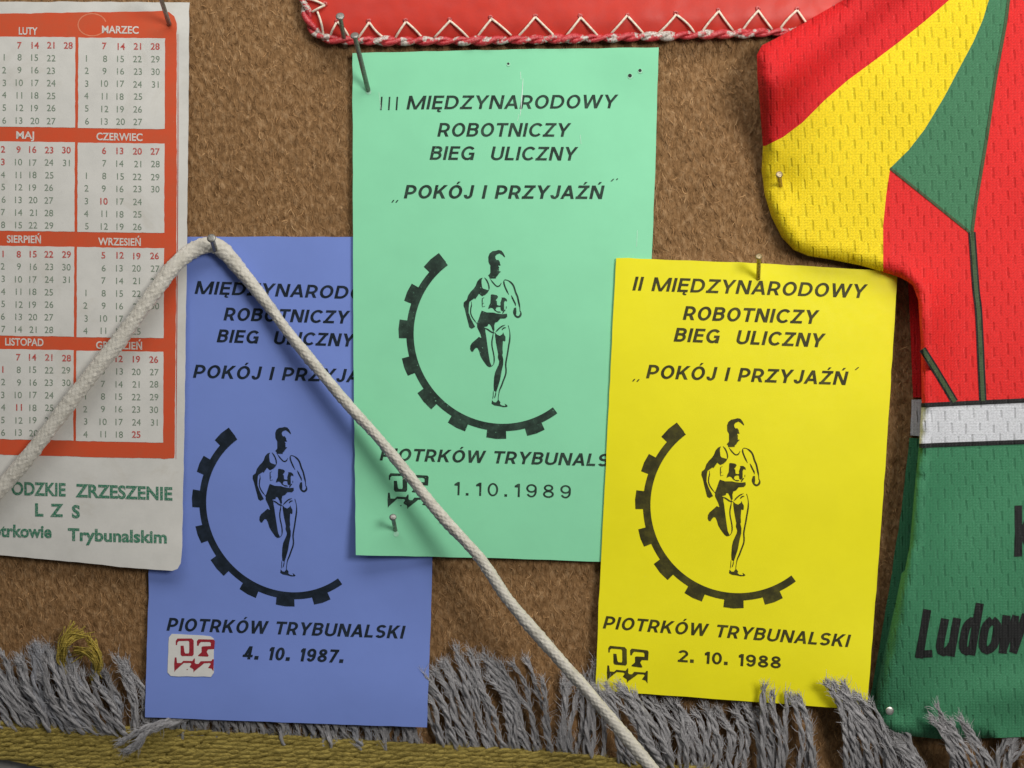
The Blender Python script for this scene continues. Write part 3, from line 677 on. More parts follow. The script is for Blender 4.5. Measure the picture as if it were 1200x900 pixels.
months = [
 (0, 0, ['  7 14 21 28'.split(), '1 8 15 22'.split(), '2 9 16 23'.split(), '3 10 17 24'.split(), '4 11 18 25'.split(), '5 12 19 26'.split(), '6 13 20 27'.split()], 1, []),
 (0, 1, ['7 14 21 28'.split(), '1 8 15 22 29'.split(), '2 9 16 23 30'.split(), '3 10 17 24 31'.split(), '4 11 18 25'.split(), '5 12 19 26'.split(), '6 13 20 27'.split()], 1, []),
 (1, 0, ['2 9 16 23 30'.split(), '3 10 17 24 31'.split(), '4 11 18 25'.split(), '5 12 19 26'.split(), '6 13 20 27'.split(), '7 14 21 28'.split(), '8 15 22 29'.split()], 0, [(1, 0)]),
 (1, 1, ['6 13 20 27'.split(), '7 14 21 28'.split(), '1 8 15 22 29'.split(), '2 9 16 23 30'.split(), '3 10 17 24'.split(), '4 11 18 25'.split(), '5 12 19 26'.split()], 2, [(4, 1)]),
 (2, 0, ['1 8 15 22 29'.split(), '2 9 16 23 30'.split(), '3 10 17 24 31'.split(), '4 11 18 25'.split(), '5 12 19 26'.split(), '6 13 20 27'.split(), '7 14 21 28'.split()], 0, []),
 (2, 1, ['5 12 19 26'.split(), '6 13 20 27'.split(), '7 14 21 28'.split(), '1 8 15 22 29'.split(), '2 9 16 23 30'.split(), '3 10 17 24'.split(), '4 11 18 25'.split()], 3, []),
 (3, 0, ['7 14 21 28'.split(), '1 8 15 22 29'.split(), '2 9 16 23 30'.split(), '3 10 17 24'.split(), '4 11 18 25'.split(), '5 12 19 26'.split(), '6 13 20 27'.split()], 1, [(1, 0), (4, 1)]),
 (3, 1, ['5 12 19 26'.split(), '6 13 20 27'.split(), '7 14 21 28'.split(), '1 8 15 22 29'.split(), '2 9 16 23 30'.split(), '3 10 17 24 31'.split(), '4 11 18 25'.split()], 3, [(6, 3)])]
for rI, side, data, lead, reds in months:
    l0, l1, r0, r1 = rows[rI]
    xs = ([5.0, 22.8, 41.0, 60, 80] if rI == 0 else [3.6, 21.8, 38.8, 57.4, 77.6]) if side == 0 else [101.6 - rI * .5, 122.6 - rI * .6, 141.2 - rI * .5, 161.2 - rI * .5, 182.4 - rI * .6]
    gnum, rnum = MB(), MB()
    for j, row in enumerate(data):
        o = 1 if j < lead else 0
        for i, s in enumerate(row):
            yb = (l0 if side == 0 else (l0 + r0) / 2 + .6) + 12.6 + j * 14.75 + (xs[i + o] - xs[0]) * .013
            red = j == 0 or (j, i + (o if j == 0 else 0)) in reds
            one = MB() if red and j > 0 else None
            put_text(one or (rnum if red else gnum), s, xs[i + o] + rng.normal(0, .25), yb + rng.normal(0, .2), 7.4, h_cal, .75, .016 if red else 0.0, None, .012, 'c', 1.0)
            if one: one.build('holiday_number', M['num_red'], PAN[(rI, side)], False)
    gnum.build('weekday_numbers', M['num_green'], PAN[(rI, side)], False); rnum.build('holiday_numbers', M['num_red'], PAN[(rI, side)], False)
for word_ in ([('ODZKIE', 13.5, 579.4, 14.4, .03, 63.5, .028, 'l'), ('ZRZESZENIE', 88.5, 582, 14.4, .03, 113.5, .035, 'l')],
              [('L', 46, 604.5, 14, .035, None, .02, 'c'), ('Z', 66.5, 605, 14, .035, None, .02, 'c'), ('S', 89, 606.5, 14, .035, None, .02, 'c')],
              [('otrkowie', -9, 628.4, 13.6, .032, 69.5, .022, 'l'), ('Trybunalskim', 79.5, 633, 13.6, .032, 116, .028, 'l')]):
    foot = MB()
    for s_, x, y, cap_, bd, wd, tl, al in word_: put_text(foot, s_, x, y, cap_, h_cal, .4, bd, wd, tl, al)
    foot.build('green_lettering', M['foot_green'], cal, False)
print_on('ring_mark', [ring(108, 29, 16.5, 13, 40, 345, 1.3, 1.3, 40)], h_cal, .35, M['ring'], cal)

# ------------------------------------------------------------------ red stitched pennant
pen = thing('pennant', (680, 20, 14), 'glossy red leatherette pennant with laced edge and zigzag stitching, above the green card', 'pennant')
h_pen = lambda x, y: 8 + 9 * (1 - np.exp(-dist_to(x, y, PEN) / 9.0))
slab('red_panel', PEN, h_pen, 5, [M['vinyl'], M['vinyl']], pen, 12, 9)
bp = catmull([(349, -60, 12), (352, -20, 12), (357, 4, 12), (361, 22, 12), (368, 36, 12), (380, 44, 12), (398, 47, 13), (430, 48, 13), (500, 48, 13), (600, 47, 13), (700, 44.5, 13), (800, 41.5, 13), (880, 39, 13), (960, 36, 13), (1060, 31, 13)], 1.6)
def twisted(path, r, nply, pitch, ply_r, sides=7, phase=0.0, spread=None, jitter=0.0):
    p, t, n, b = tube_frames(path); s = np.concatenate([[0], np.cumsum(np.linalg.norm(np.diff(p, axis=0), axis=1))])
    out = []
    sprd = np.ones(len(p)) if spread is None else spread
    for k in range(nply):
        a = s / pitch * 2 * math.pi + k * 2 * math.pi / nply + phase
        q = p + (r * sprd)[:, None] * (np.cos(a)[:, None] * n + np.sin(a)[:, None] * b)
        out.append(q)
    return out
mb = MB()
s_b = np.arange(len(bp)) * 1.6
for k, q in enumerate(twisted(bp, 2.7, 2, 44, 4)):
    rr = 3.3 + 0.9 * np.sin(s_b / 11.0 + k) * np.sin(s_b / 37.0) + rng.normal(0, .12, len(bp)); v, f = tube(q, rr, 10); mb.add(v, f)
mb.build('laced_edge', M['lace'], pen)
mb = MB()
zig = [[(358, -2), (381, 6), (366, 14)], [(372, 13), (379.5, 43)], [(388, 41), (395, 25.5), (408, 42)], [(419, 45), (432, 26), (450.5, 45)], [(463, 45), (475.5, 25.5), (495, 45)], [(508.5, 44), (527, 24), (548.5, 44)],
       [(558.7, 43), (575, 22), (598.7, 42)], [(607.5, 43), (627.5, 20), (650.7, 43)], [(662.7, 42), (680, 20), (702, 44)], [(716, 41), (735.5, 19), (756, 42)], [(770.7, 40), (792.5, 17), (813, 38)],
       [(822, 38), (842, 13), (858.7, 36)], [(869, 36), (888.5, 11.5), (905, 34)], [(914.7, 34), (934.7, 12), (950, 34)], [(956, 33), (978, 10), (996, 32)]]
for z in zig:
    z = np.array(z, float)
    for a, c in zip(z[:-1], z[1:]):
        t = np.linspace(0, 1, 9)[:, None]; p2 = a + (c - a) * t
        h = h_pen(p2[:, 0], p2[:, 1]) + 1.0 + 1.5 * np.sin(t[:, 0] * math.pi)
        p2 = p2 + rng.normal(0, .5, 2)[None, :] + np.sin(t * math.pi) * rng.normal(0, .7, 2)[None, :]
        v, f = tube(np.column_stack([p2, h]), 1.4, 7); mb.add(v, f)
mb.build('zigzag_stitching', M['thread'], pen)
M['pucker'] = plain('puckered_red', (0.55, 0.10, 0.09), 0.35, 0.5)
for z in zig:
    mb = MB()
    if len(z) < 3: continue
    x, y = z[1]; t = np.linspace(0, 2 * math.pi, 13)[:-1]
    pth = np.column_stack([x + 1.9 * np.cos(t) + rng.normal(0, .35, 12), y - 1.6 + 1.7 * np.sin(t) + rng.normal(0, .35, 12), h_pen(x + 1.9 * np.cos(t), y - 1.6 + 1.7 * np.sin(t)) + .1])
    v, f = tube(np.vstack([pth, pth[:1]]), 1.1 + .5 * rng.random(13), 6, False); mb.add(v, f); mb.build('stitch_hole', M['pucker'], pen)

# ------------------------------------------------------------------ jersey
jer = thing('jersey', (1080, 430, 30), 'red, yellow, white and green mesh sports jersey with black lettering, pinned at the right', 'jersey')
JR = resample(JER, 10)
VIS = [q for q in JER if q[0] < 1230 and q[1] > -20]
def h_jer(x, y):
    d = dist_to(x, y, VIS, False)
    hb = 24 + 46 * np.exp(-((x - 888) ** 2 + (y - 85) ** 2) / 62 ** 2) + 8 * np.exp(-((x - 1075) ** 2 + (y - 350) ** 2) / 60 ** 2) + 8 * np.exp(-((x - 1065) ** 2 + (y - 560) ** 2) / 150 ** 2)
    hb = hb + 26 * np.exp(-((x - 1066) / 34) ** 2) * smooth(300, 380, y) * smooth(880, 700, y)
    hb = hb - 4 * np.exp(-((x - 905) ** 2 + (y - 215) ** 2) / 30 ** 2)
    top = hb + 10 - 8 * np.exp(-((x - 914) ** 2 + (y - 216) ** 2) / 22 ** 2) - 8 * np.exp(-((x - 1043) ** 2 + (y - 834) ** 2) / 18 ** 2)
    wr = np.array([noise.noise(Vector((a / 130.0 + 3, b / 190.0, 0.3))) * 9 + noise.noise(Vector((a / 48.0, b / 85.0, 5.3))) * 3.0 for a, b in zip(x, y)])
    ln = ((x - 905) * 0.66 + (y - 145) * 0.75)
    wr = wr + 9 * np.exp(-((ln + 34) / 24) ** 2) * smooth(1180, 1050, x) - 4 * np.exp(-((ln + 2) / 18) ** 2) * smooth(1180, 1050, x)
    ridge = 8 * np.exp(-((y - (812 + (x - 1190) * -0.10)) / 24.0) ** 2) * smooth(1090, 1180, x)
    h = hb - 6 + (top - hb + 6) * np.sqrt(1 - (1 - np.clip(d / 11.0, 0, 1)) ** 2) + (wr + ridge) * np.clip(d / 25.0, 0, 1)
    return h
bAY = [(1150, -32), (1112.3, 0), (1084, 24.6), (1053.8, 49), (1023.6, 71.8), (993, 94.4), (966.9, 117), (940.4, 143.6), (917.8, 160.6), (897, 171)]
bYG = [(1043.2, 197), (1065, 175.7), (1084, 151), (1106.7, 113.3), (1125.6, 77.4), (1140.7, 49), (1152, 22.7), (1158.8, 0), (1166, -32)]
bYR = [(1035, 318), (1034.9, 264.4), (1038.7, 226.7), (1043.2, 197)]
bGR = [(1186, -32), (1182, 0), (1178, 30), (1167, 90.7), (1155.8, 166), (1144.5, 234), (1139, 274)]
iS, iA, iB = JER.index((897, 171)), JER.index((1035, 318)), JER.index((1080, 473))
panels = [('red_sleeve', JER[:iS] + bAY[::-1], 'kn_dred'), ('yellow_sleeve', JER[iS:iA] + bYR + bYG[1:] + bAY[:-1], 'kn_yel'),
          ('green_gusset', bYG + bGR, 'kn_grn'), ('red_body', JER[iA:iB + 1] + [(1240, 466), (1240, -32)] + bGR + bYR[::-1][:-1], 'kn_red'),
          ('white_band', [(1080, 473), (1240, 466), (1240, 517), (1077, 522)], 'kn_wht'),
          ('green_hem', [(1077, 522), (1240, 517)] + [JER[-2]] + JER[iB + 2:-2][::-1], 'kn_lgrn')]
def cloth(name, poly, mat, sp=9):
    b = resample(poly, 6)
    v2, f = union([b], grid_pts(b, sp, 4.0)); h = h_jer(v2[:, 0], v2[:, 1]); n0 = len(v2)
    faces = [t[::-1] for t in f]; cnt = set((t[i], t[(i + 1) % 3]) for t in f for i in range(3)); V = [np.column_stack([v2, h])]
    skirt = []; rm = {}; k = n0; dj = dist_to(v2[:, 0], v2[:, 1], VIS, False)
    for (a, c) in cnt:                                   # the cloth turns under along its free edge
        if (c, a) not in cnt and dj[a] < .5 and dj[c] < .5:
            for q in (a, c):
                if q not in rm:
                    rm[q] = k; k += 1; skirt.append([v2[q, 0] + 3 * np.sign(1060 - v2[q, 0]) * -1, v2[q, 1], max(4.0, h[q] - 8)])
            faces.append([a, c, rm[c], rm[a]])
    if skirt: V.append(np.array(skirt))
    return mesh(name, np.vstack(V), faces, M[mat], jer, True)
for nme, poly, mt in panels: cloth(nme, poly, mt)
def ribbon(name, pts, wd, off, mat):
    p = catmull(pts, 5) if len(pts) > 2 else resample(pts, 5, False)
    t = np.gradient(p, axis=0); t /= np.linalg.norm(t, axis=1)[:, None]; nn = np.stack([-t[:, 1], t[:, 0]], 1)
    A, B = p + nn * wd / 2, p - nn * wd / 2; k = len(p); m_ = (A + B) / 2
    rowsv = []
    for q in (A, m_, B): rowsv.append(np.column_stack([q, h_jer(q[:, 0], q[:, 1]) + off]))
    rowsv[1][:, 2] += wd * .05
    f = []
    for r_ in (0, 1):
        for i in range(k - 1): f.append([r_ * k + i, (r_ + 1) * k + i, (r_ + 1) * k + i + 1, r_ * k + i + 1])
    return mesh(name, np.vstack(rowsv), f, M[mat], jer, True)
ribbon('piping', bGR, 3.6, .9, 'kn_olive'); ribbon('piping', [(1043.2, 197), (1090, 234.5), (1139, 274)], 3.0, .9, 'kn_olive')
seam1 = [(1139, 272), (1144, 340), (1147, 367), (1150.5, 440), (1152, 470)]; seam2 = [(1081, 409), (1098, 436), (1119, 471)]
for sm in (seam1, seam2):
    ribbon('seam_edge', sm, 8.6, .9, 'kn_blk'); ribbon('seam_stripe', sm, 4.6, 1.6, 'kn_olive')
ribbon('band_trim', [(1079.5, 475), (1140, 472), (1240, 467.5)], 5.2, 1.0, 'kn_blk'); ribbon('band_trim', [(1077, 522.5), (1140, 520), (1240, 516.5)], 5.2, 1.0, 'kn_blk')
bk = lambda h0: (lambda x, y: np.full(len(x), float(h0) - 5) + 0.02 * (1090 - x))
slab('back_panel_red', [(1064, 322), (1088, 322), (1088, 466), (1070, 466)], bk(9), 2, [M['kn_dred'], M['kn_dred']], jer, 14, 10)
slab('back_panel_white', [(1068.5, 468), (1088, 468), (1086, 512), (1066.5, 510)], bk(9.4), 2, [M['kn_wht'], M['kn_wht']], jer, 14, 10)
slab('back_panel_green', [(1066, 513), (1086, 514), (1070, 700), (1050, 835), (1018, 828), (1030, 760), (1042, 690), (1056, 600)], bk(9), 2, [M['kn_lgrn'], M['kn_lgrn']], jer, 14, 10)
# heavy slanted lettering and the tall letter cut by the frame's edge
def tx(pts, wd):                      # word baseline runs (1072,772) -> rightwards, rising slightly
    q = []
    for p in pts: q.append((1072 + p[0] + 0.17 * p[1], 771.5 - 0.055 * p[0] - p[1]))
    p = np.array(q, float); p = catmull(p, 4) if len(p) > 2 else p
    t = np.gradient(p, axis=0); t /= np.linalg.norm(t, axis=1)[:, None] + 1e-9; nn = np.stack([-t[:, 1], t[:, 0]], 1)
    A, B = p + nn * wd / 2, p - nn * wd / 2
    return [[A[i], A[i + 1], B[i + 1], B[i]] for i in range(len(p) - 1)]
W_ = 9.6
word = [tx([(5, 0), (5, 57)], W_) + tx([(1, 4.5), (20, 4.5)], 9),
        tx([(28, 45), (27.5, 12), (33, 5), (39, 9), (41, 14)], W_) + tx([(42, 0), (42, 45)], W_),
        tx([(66, 0), (66, 61)], W_) + tx([(66, 38), (60, 40.5), (55, 34), (54, 22), (55, 10), (60, 4.5), (66, 8)], W_),
        tx([(84, 40.5), (78, 34), (77, 22), (78, 10), (84, 4.5), (91, 10), (92, 22), (91, 34), (84, 40.5)], W_),
        tx([(100, 45), (103, 0)], W_) + tx([(103, 2), (111, 44)], 8) + tx([(111, 44), (115, 2)], 8) + tx([(115, 0), (123, 45)], W_)]
word.append([[(1189, 592.5), (1198, 592.2), (1198, 652), (1188.5, 652.5)], [(1197, 618), (1206, 596), (1216, 596), (1202, 626), (1218, 651), (1207, 651.5), (1197, 632)]])
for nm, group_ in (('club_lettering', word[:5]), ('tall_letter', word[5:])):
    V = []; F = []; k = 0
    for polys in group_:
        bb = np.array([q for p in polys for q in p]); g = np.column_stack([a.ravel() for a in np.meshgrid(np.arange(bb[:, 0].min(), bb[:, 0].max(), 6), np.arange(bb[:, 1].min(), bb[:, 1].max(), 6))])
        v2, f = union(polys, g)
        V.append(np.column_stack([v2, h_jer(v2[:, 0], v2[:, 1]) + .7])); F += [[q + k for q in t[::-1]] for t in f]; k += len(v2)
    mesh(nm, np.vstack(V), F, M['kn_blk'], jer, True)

# ------------------------------------------------------------------ nails
def nail(hd, tp, rh, rs, label, mat='steel', hm=None, cap_t=2.4):
    a, b = np.array(hd, float), np.array(tp, float)
    root = thing('nail', tp, label, 'nail', 'nails holding the display to the wall')
    ax = (b - a) / np.linalg.norm(b - a)
    path = [a + ax * 1.0, a + ax * 3, a + (b - a) * .5, b]
    mbn = MB(); v, f = tube(np.array(path), rs, 14); mbn.add(v, f); mbn.build('shank', M[mat], root)
    prof = [(-cap_t * .55, rh * .55), (-cap_t * .45, rh * .86), (-cap_t * .1, rh), (cap_t * .35, rh), (cap_t * .7, rh * .8), (cap_t * 1.3, rs * 1.05)]
    v, f = tube(np.array([a + ax * s_ for s_, _ in prof]), np.array([r_ for _, r_ in prof]), 18); mbn = MB(); mbn.add(v, f); mbn.build('head', M[hm or mat], root)
nail((186, -9, 62), (198.5, 28.5, 12), 5.5, 2.7, 'grey nail leaning out of the calendar\'s upper right corner')
nail((398.5, 19, 50), (405, 55, 2), 5.2, 2.7, 'short steel nail through the laced edge at the pennant\'s lower left corner')
nail((415.5, 41.5, 66), (431.5, 106, 10), 5.2, 2.9, 'long steel nail slanting out of the green card\'s top left corner')
nail((460.4, 606, 42), (464, 624.5, 10), 4.3, 2.5, 'short nail near the bottom left corner of the green card', 'steel')
nail((889.4, 300.5, 46), (888.6, 326.5, 13), 4.2, 2.5, 'upright nail through the top edge of the yellow card', 'brass')
nail((913.2, 204.5, 50), (915, 219, 18), 4.2, 2.4, 'small brass coloured nail in the yellow sleeve of the jersey', 'brass')
nail((1042.8, 833, 44), (1044, 835, 14), 5.0, 2.4, 'bright round nail head at the jersey\'s bottom left corner', 'bright')
nail((247.6, 279, 44), (254.5, 298.5, 7), 5.4, 3.2, 'nail holding the white cord at its highest bend, over the blue card', 'steel')

# ------------------------------------------------------------------ white braided cord
ctrl = [(-290, 880, 26), (-180, 766, 25), (-75, 655, 24), (0.5, 573, 24), (41, 525, 25), (88.5, 463, 26), (138.5, 400, 26), (177.5, 347, 24), (203, 313, 21), (222, 296, 17), (240, 287.5, 14.5), (254, 288.5, 14.5), (266, 298, 15), (282, 317, 16), (310, 352, 20), (346, 400, 26),
        (405, 471, 35), (442, 512, 41), (479, 557, 47), (516, 603, 54), (563, 655, 68), (598, 706, 75), (655.6, 773, 86), (695.5, 818, 94), (762, 898, 108), (830, 980, 118), (1000, 1180, 130)]
cp = catmull(ctrl, 1.1); cs = np.concatenate([[0], np.cumsum(np.linalg.norm(np.diff(cp, axis=0), axis=1))])
p, t, nrm, bn = tube_frames(cp); K = 44
s_peak = cs[np.argmin(np.abs(cp[:, 0] - 250) + np.abs(cp[:, 1] - 288))]
left = smooth(s_peak + 60, s_peak - 20, cs)
rw = 6.2 + 2.7 * left + 2.6 * np.exp(-((cs - s_peak - 15) / 60) ** 2) * (1 - left) + 0.9 * smooth(s_peak + 300, s_peak + 800, cs); rd = 8.0 - 1.6 * left
rw = rw + 0.5 * np.sin(cs / 47.0) * np.sin(cs / 19.0)
uu = np.arange(K) / K
A_ = uu[None, :] * 9 + (cs / 8.5)[:, None]; B_ = uu[None, :] * 9 - (cs / 8.5)[:, None]
par = (np.floor(A_) + np.floor(B_)) % 2
pa = np.sin(math.pi * (A_ % 1)); pb = np.sin(math.pi * (B_ % 1))
disp = np.where(par < .5, 0.35 + 0.65 * pa * (0.5 + .5 * pb), 0.15 + 0.65 * pb * (0.5 + .5 * pa)) + rng.normal(0, .06, par.shape)
hsh = np.sin(np.floor(A_) * 12.9898 + np.floor(B_) * 78.233) * 43758.5453; hsh = hsh - np.floor(hsh)
disp = .5 + (disp - .5) * (.5 + hsh) + .35 * (hsh - .5)
rmul = 1 + 0.16 * (disp - .5)
ca, sa = np.cos(uu * 2 * math.pi), np.sin(uu * 2 * math.pi)
cv = p[:, None, :] + (rmul * rd[:, None] * ca[None, :])[:, :, None] * nrm[:, None, :] + (rmul * rw[:, None] * sa[None, :])[:, :, None] * bn[:, None, :]
cf = [[i * K + j, i * K + (j + 1) % K, (i + 1) * K + (j + 1) % K, (i + 1) * K + j] for i in range(len(p) - 1) for j in range(K)]
mb = MB(); mb.add(cv.reshape(-1, 3), cf)
n = 420; ii = rng.integers(5, len(p) - 5, n); jj = rng.integers(0, K, n); sv = cv[ii, jj]
fv, fq = fibre_arrays(sv[:, 0], sv[:, 1], sv[:, 2], rng.uniform(0, 6.28, n), rng.uniform(2, 5, n), rng.uniform(.2, 1.2, n), rng.uniform(.25, .45, n), rng.normal(0, 1.5, n)); mb.add(fv, fq)
tag(mb.build('cord', M['cord']), 'thick ivory braided cord hung over a nail, crossing the calendar and green card', 'cord')


def strand_uv(k, sides, step, twist):
    s_ = np.arange(k) * step; a = np.arange(sides) / sides; o = rng.uniform(0, 9)
    return np.column_stack([np.repeat(s_ / 100.0 + o, sides), (a[None, :] * 0.26 + twist * s_[:, None] / 100.0).ravel() + o])

# ------------------------------------------------------------------ ochre woven band with grey wool fringe
rug = thing('fringed_band', (500, 880, 8), 'ochre woven band edged with a grey wool fringe, along the bottom of the display', 'fringed band')
bt = lambda x: np.interp(x, [-120, 0, 160, 400, 640, 800, 1000, 1320], [838, 845, 852, 866, 880, 897, 915, 945])
mb = MB()
for r_ in range(13):
    off_y = 3.0 + r_ * 5.0
    x = -110.0 - (r_ % 2) * 7 + rng.uniform(0, 2)
    while x < 1010:
        L = rng.uniform(14, 21); y0 = float(bt(x)) + off_y
        sl = (float(bt(x + L)) - float(bt(x))); tt = np.linspace(0, 1, 6)
        lim = np.interp(x, [-120, 0, 70, 160], [40, 44, 56, 80])
        if off_y < lim:
            pth = np.column_stack([x + L * tt * 1.25, y0 + sl * tt - 2.0 + 3.6 * (1 - tt) + rng.normal(0, .4), 7.0 + 2.6 * np.sin(tt * math.pi) + rng.normal(0, .4)])
            pth[:, 1:] += np.cumsum(rng.normal(0, .35, (6, 2)), 0); v, f = tube(pth, rng.uniform(2.5, 3.3) * np.sqrt(np.clip(np.sin(tt * math.pi * .86 + .22), 0.05, 1)), 8); v[:, 2] = 8.0 + (v[:, 2] - 8.0) * .55; mb.add(v, f, 0, strand_uv(6, 8, L / 5, 1.0))
        x += L * rng.uniform(.66, .86)
n = 6000; bx = rng.uniform(-100, 1000, n); by = bt(bx) + rng.uniform(0, 52, n)
lim = np.interp(bx, [-120, 0, 70, 160], [40, 44, 56, 80]); k_ = by - bt(bx) < lim - 3; bx, by = bx[k_], by[k_]; n = len(bx)
fv, fq = fibre_arrays(bx, by, np.full(n, 9.0), rng.normal(-.3, .7, n), rng.uniform(4, 10, n), rng.uniform(1, 4.5, n), rng.uniform(.3, .6, n), rng.normal(0, 1.3, n)); mb.add(fv, fq)
base_top = [(x, float(bt(x)) + 2) for x in range(-110, 1011, 40)]
base_bot = [(x, float(bt(x)) + float(np.interp(x, [-120, 0, 70, 160], [40, 44, 56, 80]))) for x in range(1010, -111, -40)]
v2, f2 = union([base_top + base_bot]); mb.add(np.column_stack([v2, np.full(len(v2), 6.0)]), [q[::-1] for q in f2])
mb.build('woven_band', M['ochre'], rug)

strands = []
def clump(n, b0, b1, by0, by1, t0, t1, ty0, ty1, hb, hm, ht, bend=0.0, r=3.15, wob=5.0):
    n = int(round(n * 1.75))
    for i in range(n):
        u = (i + .5) / n
        bx = b0 + (b1 - b0) * u + rng.normal(0, 2.6); by = by0 + (by1 - by0) * u
        tx_ = t0 + (t1 - t0) * u + rng.normal(0, 6.0); ty = ty0 + (ty1 - ty0) * u + rng.normal(-3, 7)
        mx, my = (bx + tx_) / 2 + bend + rng.normal(0, wob), (by + ty) / 2 + rng.normal(0, wob)
        j = rng.normal(0, 2.2)
        strands.append(([(bx, by, max(.8, hb - 6)), (bx * .7 + mx * .3 + bend * .2, by * .7 + my * .3, (hb + hm) / 2 - 1.5 + j), (mx, my, hm + j), (mx * .4 + tx_ * .6 + bend * .25, my * .4 + ty * .6, (hm + ht) / 2 + j), (tx_, ty, ht + j)], r * rng.uniform(.85, 1.12)))
# left of the blue card: two leaning layers
clump(8, -108, -36, 852, 858, -150, -82, 800, 780, 5, 9, 10, 6)
clump(9, -34, 66, 858, 866, -78, -6, 800, 776, 5, 9, 10, 6)
clump(10, 26, 128, 858, 866, -24, 74, 772, 764, 6, 14, 13, -6)
clump(9, 64, 160, 862, 870, 28, 112, 766, 782, 7, 20, 17, -9)
clump(6, 128, 182, 866, 872, 108, 152, 792, 776, 6, 13, 12, 5)
# under the blue card
clump(24, 184, 500, 868, 886, 176, 486, 828, 836, 5, 6, 6, 1, 3.3, 1.2)
# between the blue card and the cord
clump(5, 512, 556, 880, 882, 482, 524, 812, 776, 6, 11, 10, 7)
clump(5, 548, 600, 882, 886, 522, 566, 774, 778, 6, 14, 11, 4)
clump(5, 596, 640, 886, 890, 562, 612, 776, 784, 6, 14, 11, 9)
clump(7, 644, 704, 890, 896, 656, 706, 800, 788, 6, 11, 12, -1)
# sweeping over the yellow card's lower left corner
clump(7, 722, 792, 898, 906, 700, 742, 800, 812, 8, 31, 36, 6)
clump(6, 768, 822, 904, 908, 742, 790, 812, 826, 7, 14, 13, 10)
clump(6, 800, 868, 910, 914, 794, 866, 834, 834, 6, 13, 12, 12)
clump(3, 884, 912, 915, 918, 866, 896, 836, 838, 6, 16, 14, 13)
clump(2, 898, 920, 915, 918, 893, 918, 808, 810, 8, 28, 33, 2)
clump(3, 930, 952, 918, 920, 924, 946, 818, 824, 8, 28, 32, 9)
# tuft over the yellow card's right corner and below the jersey
clump(8, 982, 1056, 920, 926, 966, 1012, 804, 822, 8, 36, 42, 12)
clump(5, 1052, 1104, 926, 930, 1038, 1062, 856, 870, 8, 20, 22, 4)
clump(6, 1108, 1172, 928, 934, 1086, 1134, 838, 854, 10, 44, 50, 8)
clump(4, 1170, 1222, 934, 940, 1188, 1214, 862, 872, 8, 20, 26, -12)
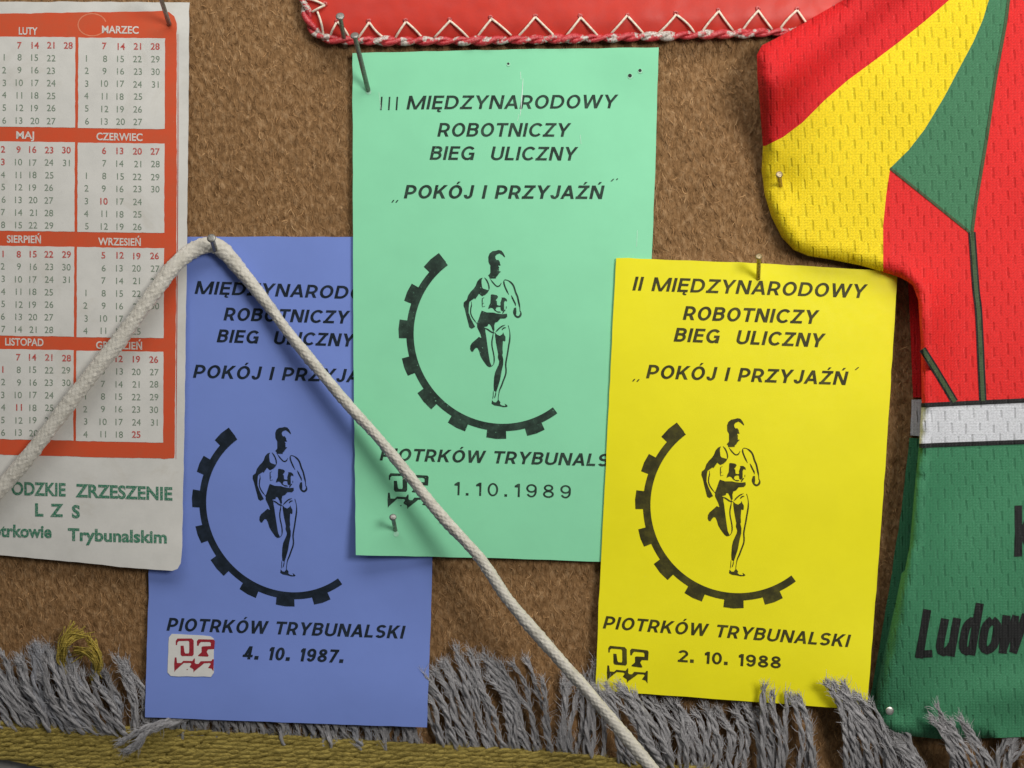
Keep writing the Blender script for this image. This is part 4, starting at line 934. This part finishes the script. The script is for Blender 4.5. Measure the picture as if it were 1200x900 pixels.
# one loose tuft lies down over the band
for dx, dy in ((0, 0), (12, 6), (5, 9)):
    strands.append(([(214 + dx, 838, 8), (192 + dx * .6, 846 + dy * .3, 16), (170 + dx * .6, 852 + dy * .6, 19), (152 + dx, 864 + dy, 17), (138 + dx * 1.1, 872 + dy * 1.1, 13)], 3.6))
def yarn(ctrl, r):
    path = catmull(np.array(ctrl, float), 2.2); k = len(path); s_ = np.linspace(0, 1, k)
    path = path + np.column_stack([np.sin(s_ * 10 + rng.uniform(0, 6)) * 1.5, np.cos(s_ * 9 + rng.uniform(0, 6)) * 1.2, np.sin(s_ * 8 + rng.uniform(0, 6)) * .8])
    spread = 1 + .5 * np.clip((s_ - .80) / .2, 0, 1) + .35 * np.sin(s_ * rng.uniform(8, 14) + rng.uniform(0, 6)); mbx = MB()
    pitch = rng.uniform(26, 48); ph = rng.uniform(0, 6.28)
    for q in twisted(path, r * .50, 2, pitch, 0, phase=ph, spread=spread):
        q = q + rng.normal(0, .12, q.shape)
        rr = r * .58 * (1 + .16 * np.sin(s_ * rng.uniform(10, 20) + rng.uniform(0, 6))) * (1 - .6 * np.clip((s_ - .86) / .14, 0, 1)) + rng.normal(0, .12, k)
        v, f = tube(q, rr, 8); mbx.add(v, f, 0, strand_uv(k, 8, 2.2, 1.2))
        n = 34; ii = rng.integers(0, k - 1, n); an = rng.uniform(0, 6.28, n)
        tang = np.gradient(path, axis=0)[ii]; d = np.arctan2(tang[:, 1], tang[:, 0]) + rng.normal(0, .38, n)
        fv, fq = fibre_arrays(q[ii, 0] + np.cos(an) * r * .45, q[ii, 1] + np.sin(an) * r * .45, q[ii, 2] + r * .40, d, rng.uniform(6, 16, n), rng.uniform(.1, 1.0, n), rng.uniform(.35, .7, n), rng.normal(0, .7, n)); mbx.add(fv, fq)
    e = path[-1]; tg = path[-1] - path[-5]; n = 22
    fv, fq = fibre_arrays(e[0] - tg[0] * .8 + rng.normal(0, r * .55, n), e[1] - tg[1] * .8 + rng.normal(1, r * .55, n), e[2] + rng.normal(0, r * .4, n), np.arctan2(tg[1], tg[0]) + rng.normal(0, .42, n), rng.uniform(5, 15, n), rng.uniform(-1, 2, n), rng.uniform(.4, .8, n), rng.normal(0, 1.0, n)); mbx.add(fv, fq)
    return mbx
order = sorted(range(len(strands)), key=lambda i: abs(strands[i][0][2][0] - 600) > 660)
extra = MB()
for cnt_, i in enumerate(order):
    ctrl_, r_ = strands[i]; y_ = yarn(ctrl_, r_)
    if cnt_ < 100: y_.build('yarn_strand', M['grey_yarn'][int(rng.choice(3, p=[.5, .3, .2]))], rug)
    else: extra.add(np.vstack(y_.v), y_.f, 0, np.vstack(y_.u))
if extra.n: tag(extra.build('yarn_strands', M['grey_yarn'][0], rug), kind='stuff')

# golden wisps of yarn standing out of the fringe at the left
tuft = MB()
for base, ctl in ((0, [(78, 788, 14), (70, 770, 22), (74, 752, 26), (84, 734, 24)]), (1, [(74, 784, 14), (72, 766, 24), (82, 750, 28), (98, 742, 24)]), (2, [(112, 796, 14), (112, 776, 28), (102, 764, 30), (88, 766, 22)]), (3, [(108, 798, 14), (116, 778, 26), (112, 762, 28), (104, 748, 24)])):
    for q in range(26):
        cc = np.array(ctl, float) + rng.normal(0, 2.6, (4, 3)); cc[-1] += rng.normal(0, 3.5, 3)
        v, f = tube(catmull(cc, 3.5), rng.uniform(.35, .85), 5); tuft.add(v, f)
tag(tuft.build('yarn_tuft', M['ochre_hi']), 'frayed golden yarn tuft sticking up from the grey fringe left of the blue card', 'yarn tuft')
